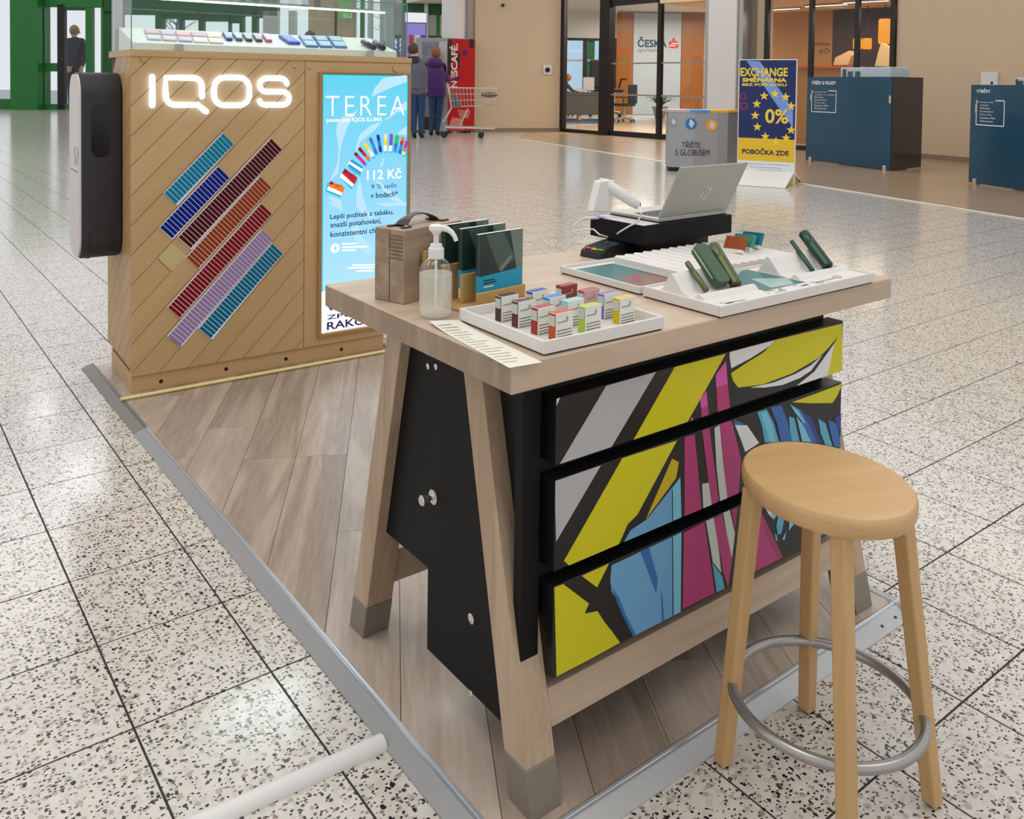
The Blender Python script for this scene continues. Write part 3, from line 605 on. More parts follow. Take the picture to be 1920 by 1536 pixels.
# tray of packs
def tray(name, label, fr, w, d, h, wall=.006, floor_h=.007):
    t = thing(name, label, 'tray', fr)
    q = MB(); q.box(.004, w-.004, .004, d-.004, 0, .003); part('base', q, M_SHADOWGAP, t)
    q = MB(); q.box(wall, w-wall, wall, d-wall, .003, floor_h); part('tray_floor', q, M_TRAY, t)
    for nm, b in (('rim', (0, w, 0, wall)), ('rim', (0, w, d-wall, d)), ('rim', (0, wall, wall, d-wall)), ('rim', (w-wall, w, wall, d-wall))):
        q = MB(); q.box(*b, .003, h); part(nm, q, M_TRAY, t, bevel=.0012)
    return t
TF = Fr((.082, .009, TT+.0003), rot=math.radians(-1.0))
tray('display_tray', 'white tray holding small upright packs at front left of tabletop', TF, .318, .285, .028)
packs = [('dark brown', (74, 42, 46), (929, 601), 0, 'near left corner of the tray rear', None), ('maroon', (92, 38, 36), (960, 612), 0, '', None), ('crimson', (160, 40, 40), (996, 625), 0, '', None), ('orange-red', (186, 74, 36), (1029, 636), 0, '', None),
         ('navy blue', (34, 62, 150), (987.5, 545), 1, '', None), ('azure blue', (28, 128, 190), (1019, 556), 1, '', None), ('pale turquoise', (136, 200, 206), (1053, 562), 1, '', None),
         ('all-over brick red', (140, 54, 46), (1043, 534), 1, '', (140, 54, 46)), ('rose pink', (170, 64, 70), (1084, 543), 1, '', (206, 164, 158)), ('lilac', (120, 112, 170), (1121, 549), 1, '', None),
         ('lime green', (170, 196, 66), (1084, 622), 0, '', None), ('yellow', (206, 176, 22), (1149, 605), 0, '', None)]
M_PACKW = mat('pack_white_card', (226, 224, 214), .45, noise=.03, nscale=60); M_PTXT = mat('pack_print_black', (30, 30, 32), .6); M_PGREY = mat('pack_print_grey', (158, 152, 146), .6); M_STK = mat('tax_sticker', (188, 196, 184), .5, noise=.15, nscale=300)
PW_, PD_, PH_ = .0475, .0205, .0535
for nm, c, (u, v), top, _, face in packs:
    P = Z(u, v, TT+.0075+(PH_ if top else 0)); y = P.y-PD_ if top == 1 else P.y-PD_
    if not top: pass
    m = mat('pack_'+nm.replace(' ', '_').replace('-', '_'), c, .4, noise=.04, nscale=80); fm = mat('pack_face_'+nm.replace(' ', '_').replace('-', '_'), face, .4, noise=.04) if face else M_PACKW
    fr = Fr((P.x, P.y-PD_ if not top else P.y-PD_, TT+.0076), rot=math.radians(4))
    t = thing('stick_pack', f'small {nm} edged pack standing in the front white tray' if not face else f'small {nm} pack standing in the front white tray', 'pack', fr, group='packs standing in the white tray')
    q = MB(); q.box(0, PW_, 0, PD_, 0, PH_-.006, 0); q.m[-2:] = [0, 0]; 
    q.m[5] = 1; part('carton', q, [fm, m], t, bevel=.0006)
    q = MB(); q.box(-.0002, PW_+.0002, -.0002, PD_+.0002, PH_-.006, PH_, 0); q.m[1] = 1; q.m[5] = 1; part('lid', q, [fm, m], t, bevel=.0006)
    q = MB(); q.ngon([(-.0005, PD_*.95, .028), (-.0005, PD_*.10, .028), (-.0005, PD_*.10, .047), (-.0005, PD_*.95, .047)]); part('tax_sticker', q, M_STK, t)
    q = MB()
    for i, (z, l) in enumerate(((.0185, .9), (.0125, .92), (.0065, .92), (.0015, .98))): q.ngon([(.003, -.0005, z), (PW_*l, -.0005, z), (PW_*l, -.0005, z+.0013), (.003, -.0005, z+.0013)], 0)
    q.ngon([(.004, -.0005, .034), (.030, -.0005, .034), (.032, -.0005, .036), (.034, -.0005, .044), (.028, -.0005, .044), (.028, -.0005, .037), (.004, -.0005, .0365)], 1)
    tag(part('printed_text', q, [M_PTXT, M_PGREY], t), kind='stuff')
# two device display trays
D1 = Fr((.566, -.008, TT+.0003), rot=0)
dt1 = tray('display_tray', 'large white device display tray along the front right table edge', D1, .614, .232, .027, wall=.005, floor_h=.0215)
WPROF = [(.198, .0213), (.190, .027), (.176, .052), (.170, .062), (.165, .0655), (.158, .062), (.150, .052), (.128, .026), (.104, .0213)]
LPROF = [(.100, .0213), (.094, .026), (.088, .031), (.082, .0315), (.076, .028), (.068, .0213)]
def wedge(x0, x1, nm='device_cradle'):
    q = MB(); q.prism([(y, z) for y, z in WPROF], 'x', x0, x1); part(nm, q, M_TRAY, dt1, smooth=True)
    q = MB(); q.prism([(y, z) for y, z in LPROF], 'x', x0+.004, x1+.012); part('cradle_lip', q, M_TRAY, dt1, smooth=True)
wedge(.024, .212); wedge(.388, .600)
M_PR1 = mat('teal_print', (36, 106, 108), .35, noise=.3, nscale=9); M_PR2 = mat('pale_teal_print', (150, 178, 170), .35, noise=.2, nscale=12); M_INK = mat('grey_ink', (92, 92, 94), .6, noise=.3, nscale=150)
q = MB(); q.box(.222, .384, .050, .222, .0213, .0222); part('printed_card', q, M_PR1, dt1)
q = MB()
q.ngon([(.26, .060, .02235), (.34, .052, .02235), (.384, .10, .02235), (.30, .15, .02235)][::1]); q.ngon([(.222, .15, .02235), (.30, .19, .02235), (.36, .222, .02235), (.222, .222, .02235)]); tag(part('card_pale_print', q, M_PR2, dt1), kind='stuff')  # pale shapes printed on the teal card
q = MB(); random.seed(11)
for i in range(34):
    x = random.uniform(.20, .50) if i < 26 else random.uniform(.03, .10); y = random.uniform(.012, .046); l = random.uniform(.008, .03)
    q.ngon([(x, y, .0219), (x+l, y, .0219), (x+l, y+.0025, .0219), (x, y+.0025, .0219)])
for x0 in (.40,): q.ngon([(x0, .030, .0219), (x0+.12, .034, .0219), (x0+.12, .037, .0219), (x0, .034, .0219)])
tag(part('printed_lines', q, M_INK, dt1), kind='stuff')
# devices leaning on the cradles
SLP = (Vector((0, .104, .0213)), Vector((0, .158, .062))); sd = (SLP[1]-SLP[0]).normalized(); sn = Vector((0, -sd.z, sd.y))
def slope_pt(u, v, off=0.0):
    n = sn; p0 = D1.M @ SLP[0]+n*off; return PP(u, v, p0, n)
M_DEV = mat('moss_green_metal', (92, 100, 66), .28, .55, noise=.05, nscale=30); M_DEVP = mat('sage_green_lacquer', (68, 90, 64), .38, .1, noise=.04, nscale=30); M_DEVD = mat('pine_green_metal', (52, 78, 64), .22, .6, noise=.05, nscale=30); M_DEVE = mat('green_edge_dark', (34, 50, 36), .35, .2)
def rod_dev(name, label, u0, v0, u1, v1, r, m, cap=None, step=False, band=False):
    a = slope_pt(u1, v1, r); b = slope_pt(u0, v0, r); ax = (b-a).normalized(); b = b
    t = thing(name, label, 'device', ID, at=tuple(a), group='green devices on the front cradles')
    L_ = (b-a).length; pts = [a, a+ax*.002, a+ax*(L_*.62), a+ax*(L_*.64), b-ax*.002, b]; k = .86 if step else 1
    q = MB(); q.tube(pts[:4], [r*.86, r, r, r*k], 18); part('body', q, m, t, ID, smooth=True)
    q = MB(); q.tube([a+ax*(L_*.64), a+ax*(L_*.645), b-ax*.003, b], [r*k*.98, r*k, r*k, r*k*.85], 18); part('cap', q, m, t, ID, smooth=True)
    return t
rod_dev('heating_stick', 'slim moss green stick at the left of the near cradle', 1288, 492, 1325, 545, .0078, M_DEV, step=True)
rod_dev('device_holder', 'thick moss green cylinder at the right of the near cradle', 1336, 460, 1381, 535, .0150, M_DEV, band=True)
rod_dev('heating_stick', 'slim pine green stick leaning on the far right cradle', 1484, 452, 1524, 508, .0066, M_DEVD, step=True)
rod_dev('device_holder', 'thick pine green cylinder leaning on the far right cradle', 1506, 437, 1553, 500, .0150, M_DEVD, band=True)
# flat charger: rounded slab standing on edge on the slope
a = slope_pt(1352, 540, .002); b = slope_pt(1304, 468, .002); ax = (b-a).normalized(); sx = Vector((1, 0, 0)); ny = ax.cross(sx)*-1
ny = sn.copy(); L_ = (b-a).length
ch = thing('pocket_charger', 'sage green rounded pocket charger between stick and cylinder on near cradle', 'charger', ID, at=tuple(a))
prf = rrect(.046, L_, .012, 5, 0, L_/2); vs = []
q = MB()
P3 = lambda x, l, h: a+sx*x+ax*l+ny*h
k = len(prf); rings = [(0.94, 0), (1, .002), (1, .020), (.93, .0225)]
for s, h in rings:
    for x, l in prf: vs.append(tuple(P3(x*s, L_/2+(l-L_/2)*(1-(1-s)*.3), h)))
fs = [(i*k+j, i*k+(j+1) % k, (i+1)*k+(j+1) % k, (i+1)*k+j) for i in range(3) for j in range(k)]+[tuple(range(k))[::-1], tuple(3*k+j for j in range(k))]
q.add(vs, fs); part('case', q, M_DEVP, ch, ID, smooth=True)
q = MB(); q.tube([P3(-.0235, L_*.94, .013), P3(-.0245, L_*.6, .014), P3(-.0245, L_*.16, .013)], [.0025, .003, .002], 8); part('clip', q, mat('polished_green_clip', (150, 176, 150), .2, .7), ch, ID, smooth=True)
# rear tray with the ribbed pack rack
D2 = Fr((.572, .238, TT+.0003), rot=0)
dt2 = tray('display_tray', 'rear white tray with ribbed pack rack and teal print card', D2, .660, .292, .0205, wall=.005, floor_h=.012)
q = MB(); q.box(.012, .165, .020, .262, .0118, .0130); part('printed_card', q, M_PR1, dt2)
q = MB(); q.ngon([(.020, .03, .01315), (.165, .022, .01315), (.165, .11, .01315), (.06, .14, .01315)]); part('card_skin_tone', q, mat('print_skin_tone', (124, 80, 66), .4, noise=.3, nscale=25), dt2)
q = MB(); q.ngon([(.050, .070, .0133), (.066, .060, .0133), (.130, .130, .0133), (.118, .142, .0133)]); part('card_device_print', q, mat('print_crimson', (140, 40, 74), .4, noise=.2, nscale=40), dt2)
q = MB(); pr = [(.170, .012)]
nr = 13; per = .036
for i in range(nr): pr += [(.172+per*i, .030), (.180+per*i, .034), (.202+per*i, .031)]
pr += [(.172+per*nr, .030), (.175+per*nr, .012)]
q.prism([(x, z) for x, z in pr], 'y', .010, .262)
part('ribbed_rack', q, M_TRAY, dt2)
for lab_, c, x, y in (('reddish-brown pack slanting in the rear tray rack, nearest of three', (156, 74, 34), .520, .085), ('jade green pack slanting in the rear tray rack, middle of three', (60, 140, 120), .572, .095), ('dark teal pack slanting in the rear tray rack, farthest of three', (16, 110, 130), .622, .105)):
    t = thing('stick_pack', lab_, 'pack', D2, at=(x-.03, y, .035), group='packs slanting in the rear rack')
    Mx = Matrix.Rotation(math.radians(24), 4, 'Y') @ Matrix.Rotation(math.radians(-14), 4, 'Z')
    m = mat('slant_pack_'+str(int(x*1000)), c, .35, noise=.06, nscale=60)
    q = MB(); q.box(0, .012, 0, .082, .010, .048); q.xf(Mx); part('carton', q, m, t, bevel=.0006)
    q = MB(); q.box(-.0002, .0122, 0, .082, 0, .010); q.xf(Mx); part('white_base_band', q, M_PACKW, t, bevel=.0005)
# laptop riser
RS = Fr((.897, .536, .9383), rot=math.radians(1.4))
rs = thing('laptop_riser', 'black box riser carrying the laptop at table back', 'riser', RS, at=(0, 0, TT+.0003-.9383))
q = MB(); q.box(.0, .409, 0, .222, .9383-TT, .997-TT-.0003); part('box', q, M_BLACK, rs, bevel=.0015)
q = MB(); q.box(.050, .330, .030, .20, 0, .9383-TT-.0002); part('foot_block', q, M_BLACK2, rs)
q = MB(); q.box(.001, .070, .004, .218, .997-TT-.0003, .9976-TT); part('top_plate', q, mat('pale_grey_plate', (190, 188, 190), .35, noise=.03), rs, label='pale grey plate on the riser top')
q = MB(); q.box(.0, .024, .172, .222, .9976-TT, .9981-TT); part('blue_tape', q, mat('blue_tape', (60, 110, 220), .4), rs); 
# laptop
hx0, hx1, hy, hz = .976, 1.296, .549, .9982
LP = Fr((hx0, hy, hz), rot=math.radians(1.4))
lap = thing('laptop', 'open silver laptop seen from behind on the black riser', 'laptop', LP)
M_LAP = mat('silver_aluminium_shell', (176, 174, 164), .38, .35, noise=.02, nscale=30); M_KEY = mat('dark_keys', (60, 64, 84), .5)
wl, dl = .322, .205
q = MB(); q.box(0, wl, .004, dl, 0, .010); part('base', q, M_LAP, lap, bevel=.002)
lidM = Matrix.Translation((0, .004, .010)) @ Matrix.Rotation(math.radians(26.5), 4, 'X')
q = MB(); q.box(0, wl, 0, .0055, 0, .178); q.xf(lidM); lid = part('lid', q, M_LAP, lap, bevel=.002)
q = MB(); q.box(.006, wl-.006, .0056, .0062, .008, .172); q.xf(lidM); part('screen', q, mat('laptop_screen_glass', (14, 15, 18), .1), lid)
q = MB(); lg = [[(.150, .062), (.1545, .062), (.170, .108), (.1655, .108)], [(.157, .082), (.161, .082), (.1665, .098), (.1625, .098)], [(.1715, .062-.010), (.176, .062-.010), (.1835, .082), (.179, .082)], [(.176, .076), (.187, .076), (.188, .080), (.177, .080)], [(.182, .078), (.186, .078), (.192, .096), (.188, .096)], [(.178, .092), (.190, .092), (.192, .097), (.180, .097)]]
for pp in lg: q.ngon([(x, -.0004, z) for x, z in pp])
q.xf(lidM); tag(part('emblem', q, mat('mirror_emblem', (232, 230, 224), .1, .9), lid), kind='stuff')
km = MB().box(0, .0155, 0, .0145, 0, .0012).mesh('key', M_KEY)
for i in range(14):
    for j in range(5):
        o = part_mesh('key', km, lap); o.location = (.028+.0190*i, .040+.0175*j, .0101)
q = MB(); q.box(.110, .212, .135, .195, .0100, .0103); part('touchpad', q, mat('touchpad', (160, 160, 158), .35, .2), lap)
# white barcode scanner on folded stand
SCN = Fr((.955, .700, .9979), rot=math.radians(1.4))
scn_ = thing('barcode_scanner', 'white folded-arm barcode scanner standing left of the laptop', 'scanner', SCN)
def sp(u, v, y): x, z = SCN.px(u, v, y); return (x, y, z)
q = MB(); A_ = [sp(1110, 397, .0), sp(1124, 340, .0), sp(1152, 338, .0), sp(1142, 397, .0)]
q.prism([(p[0], p[2]) for p in A_], 'y', -.004, .024); part('stand', q, M_WHITE, scn_, bevel=.002)
hp = [sp(1124, 343, .02), sp(1136, 346, .012), sp(1165, 364, -.02), sp(1186, 379, -.045), sp(1196, 384, -.052)]
q = MB(); q.tube(hp, [.016, .019, .018, .016, .014], 12); part('scanner_head', q, M_WHITE, scn_, smooth=True)
q = MB(); q.tube([hp[4], tuple(Vector(hp[4])+(Vector(hp[4])-Vector(hp[3]))*.25)], [.011, .010], 12); part('scan_window', q, M_BLACK2, scn_, smooth=True)
# payment terminal
TM = Fr(Z(1127, 488, TT), rot=math.radians(10)); TM = Fr((TM.loc.x, TM.loc.y, TT+.0003), rot=math.radians(10))
tm = thing('card_terminal', 'black card payment terminal with coloured keys at table back edge', 'terminal', TM)
q = MB(); q.prism([(0, 0), (.006, .020), (.030, .030), (.145, .036), (.160, .030), (.165, 0)], 'y', 0, .078); q.v = [(x, y, z) for x, y, z in q.v]; part('body', q, M_BLACK2, tm, bevel=.003, bseg=2)
q = MB(); q.prism([(.085, .030), (.092, .0372), (.155, .0368), (.158, .030)], 'y', .006, .072); part('printer_cover', q, mat('dark_blue_black', (34, 38, 52), .25), tm, bevel=.002)
for k, c in enumerate(((214, 40, 40), (226, 196, 30), (60, 170, 60))):
    q = MB(); y = .066-.022*k; q.box(.010, .020, y-.017, y, .0235, .0265); part('function_key', q, mat(('red', 'yellow', 'green')[k]+'_key', c, .4), tm, label=('red', 'yellow', 'green')[k]+' key')
km = MB().box(0, .010, 0, .013, 0, .003).mesh('number_key', mat('grey_key', (70, 70, 74), .5))
for i in range(4):
    for j in range(3):
        o = part_mesh('number_key', km, tm); o.location = (.028+.014*i, .008+.022*j, .029+.0007*i)
# white cables
tb_ = TM.M @ Vector((.160, .045, .030))
q = MB(); q.tube([Vector((hp[4][0], hp[4][1], hp[4][2]))*0+SCN.M @ Vector(hp[4]), PX(1203, 400, .884), PX(1196, 416, .884), PX(1180, 424, .884), PX(1162, 435, .884), tb_+Vector((-.02, .01, .012)), tb_], .0028, 8)
solo('scanner_cable', q, M_WHITE, 'white cable from the scanner head down to the card terminal', 'cable', ID, at=tuple(tb_), smooth=True)
q = MB(); e = RS.M @ Vector((-.004, .160, .045)); e2 = RS.M @ Vector((-.006, .10, .045)); 
q.tube([PX(1122, 408, e.x-.006), PX(1100, 409, e.x-.008), PX(1086, 414, e.x-.03), PX(1076, 424, e.x-.05), PX(1078, 434, e.x-.05), PX(1098, 430, e.x-.04), PX(1113, 430, e.x-.03), PX(1124, 440, e.x-.03), TM.M @ Vector((.150, .06, .034))], [.005, .005, .0028, .0024, .0024, .0024, .0024, .0026, .003], 8)
solo('looped_cable', q, M_WHITE, 'white looped cable with thick plug hanging over the riser side', 'cable', ID, at=tuple(e), smooth=True)
# ------------------------------------------------------------------ oak kiosk
KX, KY, KR, KZT, KZB, KW, KD = .0406, 2.7609, -.0422, 1.5324, .098, 1.3765, .47
K = Fr((KX, KY, 0), rot=KR)
kiosk = thing('kiosk', 'oak-clad sales kiosk with diagonal planks, lit sign and colour bars', 'kiosk', K, at=(KW/2, KD/2, ZP))
pd0 = K.px(571, 400)[0]
M_DARKGAP = mat('dark_joint', (92, 70, 44), .7, noise=.1)
q = MB(); q.box(.012, KW-.002, .016, KD, KZB+.002, KZT-.030); part('body', q, M_DARKGAP, kiosk, K)
q = MB(); q.box(.004, 1.235, .012, KD-.02, ZP+.0003, KZB+.004); part('plinth', q, M_OAK, kiosk, K, bevel=.001)
for u, v in ((302, 715), (424, 692), (536, 673), (640, 655)):
    x, z = K.px(u, v, .012); q = MB(); q.lathe([(.009, 0), (.009, .0015), (.004, .0018)], seg=14); q.xf(Matrix.Translation((x, .012, z)) @ Matrix.Rotation(math.pi/2, 4, 'X')); part('plinth_hole', q, M_BLACK2, kiosk, K)
q = MB(); q.box(-.003, KW+.003, -.006, KD+.004, KZT-.030, KZT-.004); q.box(-.003, KW-.02, .0, KD, KZT-.004, KZT); part('top_board', q, M_OAK, kiosk, K, bevel=.0015)
# diagonal planks: direction and pitch read off the front
pa = Vector(K.px(489.3, 381.1)); pb2 = Vector(K.px(313.9, 576.4)); dz_ = (pa-pb2).normalized(); nz_ = Vector((-dz_.y, dz_.x))
al = math.atan2(dz_.y, dz_.x)
M_OAKD = wood('kiosk_oak_diagonal', (172, 138, 92), (206, 172, 124), 'x', .45, rot=-al, fine=220, big=5, contrast=.5, var=.09, about='Y_AXIS')
M_OAKS = wood('kiosk_oak_side', (166, 130, 84), (196, 160, 112), 'y', .45, fine=200, big=5, contrast=.5, var=.08)
l0 = Vector(K.px(245.5, 255.9)); l1 = Vector(K.px(246.5, 535)); pitch = abs((l1-l0).dot(nz_))/5.0
c0 = l0.dot(nz_)
R0, R1, Z0_, Z1_ = 0.0, pd0-.003, KZB, KZT-.030
for k in range(-24, 24):
    a = c0+k*pitch+.0012; b = a+pitch-.0024
    poly = clip([tuple(dz_*s+nz_*t) for s, t in ((-3, a), (3, a), (3, b), (-3, b))], R0, R1, Z0_, Z1_)
    if len(poly) < 3: continue
    if k == -2: pass
    q = MB(); q.prism(poly, 'y', 0, .0165); part('plank', q, M_OAKD, kiosk, K)
# planks of the left side, sloping the other way
for k in range(-14, 14):
    a = k*pitch+.02; b = a+pitch-.003; nn_ = Vector((.70, .71)); dd_ = Vector((-.71, .70))
    poly = clip([tuple(dd_*s+nn_*t) for s, t in ((-3, a), (3, a), (3, b), (-3, b))], .012, KD+.045, KZB+.03, Z1_)
    if len(poly) < 3: continue
    q = MB(); q.prism(poly, 'x', -.001, .0135); part('plank', q, M_OAKS, kiosk, K)
# plank end joint of one short piece
g = [Vector(K.px(u, v)) for u, v in ((296, 485.5), (318.5, 508.5))]
q = MB(); t = (g[1]-g[0]).normalized(); n2 = Vector((-t.y, t.x))*.0012
q.ngon([(p.x, -.0004, p.y) for p in (g[0]-n2, g[1]-n2, g[1]+n2, g[0]+n2)]); part('plank_joint', q, M_DARKGAP, kiosk, K)
g = [Vector(K.px(u, v)) for u, v in ((297, 484), (322, 455), (350, 480), (322, 508))]
q = MB(); q.prism([tuple(p) for p in g], 'y', -.0006, .001); part('short_plank', q, mat('pale_yellow_veneer', (196, 176, 120), .5, noise=.06, nscale=40), kiosk, K, label='pale yellowish blank piece below the blue bar')
# right-hand frame round the screen
sx0, sz1 = K.px(605, 139.4); sx1, _ = K.px(764, 142.3); _, sz0 = K.px(607, 624); _, szm = K.px(607, 546)
for nm, b in (('screen_frame', (pd0, sx0-.008, KZB, KZT-.031)), ('screen_frame', (sx1+.004, KW, KZB, KZT-.031)), ('screen_frame', (sx0-.008, sx1+.004, sz1+.004, KZT-.031)), ('screen_frame', (sx0-.008, sx1+.004, KZB, sz0-.004))):
    q = MB(); q.box(b[0], b[1], 0, .0165, b[2], b[3]); part(nm, q, M_OAK, kiosk, K, bevel=.0006)
q = MB(); q.box(sx0-.022, sx0-.005, -.016, 0, sz0-.02, sz1+.012); q.box(sx1+.002, sx1+.014, -.016, 0, sz0-.02, sz1+.012); q.box(sx0-.005, sx1+.002, -.016, 0, sz1+.003, sz1+.012); q.box(sx0-.005, sx1+.002, -.016, 0, sz0-.02, sz0-.004)
part('screen_bezel', q, wood('bezel_oak', (150, 108, 64), (176, 134, 88), 'z', .5, fine=180, big=6, contrast=.5, var=.0), kiosk, K)
E_ = lambda n, c, s=1.0: emis('screen_'+n, c, s)
def grad_screen():
    m = emis('screen_blue', (150, 216, 244), 1.0); nt = m.node_tree; b = nt.nodes['Principled BSDF']; N = nt.nodes.new
    tc = N('ShaderNodeTexCoord'); s = N('ShaderNodeSeparateXYZ'); rp = N('ShaderNodeValToRGB'); nt.links.new(tc.outputs['Generated'], s.inputs[0]); nt.links.new(s.outputs[2], rp.inputs[0]); nt.links.new(rp.outputs[0], b.inputs['Emission Color'])
    e = rp.color_ramp.elements; e[0].position = 0; e[0].color = rgb(176, 226, 252); e[1].position = 1; e[1].color = rgb(96, 208, 234); x = e.new(.5); x.color = rgb(140, 212, 246); return m
SM = [grad_screen(), E_('white', (255, 255, 255), 1.02), E_('swoosh', (186, 226, 246)), E_('navy_text', (20, 50, 92), .9), E_('cyan_edge', (60, 205, 232)), E_('orange', (236, 120, 40)), E_('red', (190, 28, 52)), E_('maroon', (120, 30, 40)), E_('azure', (40, 150, 214)),
      E_('magenta', (206, 40, 170)), E_('yellow', (246, 214, 50)), E_('blue', (60, 110, 210)), E_('deep_blue', (30, 50, 160)), E_('violet', (120, 80, 200)), E_('green', (60, 190, 60)), E_('pale', (236, 226, 170)), E_('turquoise_shadow', (40, 186, 210)), E_('teal_text', (40, 110, 140), .9), E_('warning_navy', (30, 34, 90), .9)]
q = MB(); q.box(sx0, sx1, -.004, .016, szm, sz1); scr = part('screen', q, [SM[0]], kiosk, K, label='glowing light blue advertising screen')
q = MB(); q.box(sx0, sx1, -.004, .016, sz0, szm); part('warning_strip', q, [SM[1]], kiosk, K, label='lit white warning strip below the blue picture')
a6 = lambda pts: [(600+x/5.906, 130+y/5.906) for x, y in pts]
a7 = lambda pts: [(600+x/5.906, 380+y/5.906) for x, y in pts]
def print_part(name, fn, stuff=False):
    q = MB(); fn(q); o = part(name, q, SM, scr, K)
    if stuff: o['kind'] = 'stuff'
def P_(q, pts, mi, d=-.0046): ppx(q, K, pts, d, mi)
def swo(q):
    for pts in ([(700, 95), (960, 62), (962, 140), (820, 190), (640, 270), (565, 310), (610, 200)], [(430, 435), (360, 490), (250, 530), (190, 600), (178, 690), (205, 870), (190, 1050), (110, 1240), (200, 1150), (225, 880), (300, 640)], [(690, 580), (560, 620), (440, 720), (395, 860), (400, 940), (450, 800), (590, 690)],
              [(960, 625), (890, 680), (850, 720), (960, 730)], [(960, 350), (900, 390), (860, 430), (770, 520), (700, 560), (760, 550), (850, 480), (960, 450)], [(440, 1190), (400, 1380), (410, 1536), (520, 1536), (470, 1400)], [(90, 1400), (150, 1490), (250, 1560), (235, 1450)], [(600, 1220), (690, 1330), (800, 1450), (950, 1500), (870, 1420), (760, 1330), (660, 1240)], [(700, 980), (660, 1080), (690, 1080), (715, 990)]): P_(q, a6(pts), 2)
    for pts in ([(80, 0), (240, 90), (260, 100), (170, 0)], [(400, 0), (430, 80), (540, 170), (620, 180), (520, 90), (480, 0)], [(600, 0), (700, 40), (950, 35), (960, 0)], [(350, 290), (400, 460), (500, 560), (570, 575), (570, 490), (460, 380), (420, 250)]): P_(q, a7(pts), 2)
    for b in ((22, 40, 55, 1536),): pass
print_part('pale_swooshes', swo, True)
def edg(q):
    w = .006; y = -.0044
    q.ngon([(sx0, y, szm), (sx0+w, y, szm), (sx0+w, y, sz1), (sx0, y, sz1)], 4); q.ngon([(sx1-w, y, szm), (sx1, y, szm), (sx1, y, sz1), (sx1-w, y, sz1)], 4); q.ngon([(sx0, y, sz1-w), (sx1, y, sz1-w), (sx1, y, sz1), (sx0, y, sz1)], 4)
print_part('cyan_border', edg, True)
print_part('heading', lambda q: tpx(q, K, 'TEREA', 611, 179.5, 217.5, 758.5, 215, -.0052, 1, spacing=1.25, bold=-.012))
print_part('subheading', lambda q: tpx(q, K, 'pouze pro IQOS ILUMA', 612, 221, 231.5, 717, 228, -.0052, 1, bold=.02))
print_part('price', lambda q: tpx(q, K, '112 Kč', 688, 318, 338, 753, 334, -.0052, 1, bold=.02))
print_part('offer_line', lambda q: tpx(q, K, '9 % zpět', 696, 345.5, 357, 744, 355, -.0052, 3))
print_part('offer_line', lambda q: tpx(q, K, 'v bodech*', 695, 361, 372, 746, 369, -.0052, 3, bold=.015))
print_part('slogan_line', lambda q: tpx(q, K, 'Lepší požitek z tabáku,', 619, 402, 414, 738, 402, -.0052, 3, bold=.015))
print_part('slogan_line', lambda q: tpx(q, K, 'snazší potahování,', 619.5, 417, 430, 715, 420, -.0052, 3, bold=.015))
print_part('slogan_line', lambda q: tpx(q, K, 'konzistentní chuť', 619.5, 433, 445, 716, 436, -.0052, 3, bold=.015))
def sm(q):
    for u0, v, u1 in ((641, 456, 668), (641, 462, 689), (641, 468, 668), (668, 507, 700), (652, 501, 702), (660, 496, 704)): P_(q, [(u0, v+3), (u1, v+2.2), (u1, v-1), (u0, v)], 1, -.0052)
print_part('small_print', sm, True)
def flower(q):
    c = Vector(K.px(628.5, 465.5, -.005))
    for k in range(8):
        w = 2*math.pi*k/8; cc = c+Vector((math.cos(w), math.sin(w)))*.017
        q.ngon([(cc.x+.0085*math.cos(2*math.pi*i/10), -.0052, cc.y+.0085*math.sin(2*math.pi*i/10)) for i in range(10)], 1)
print_part('rosette', flower, True)
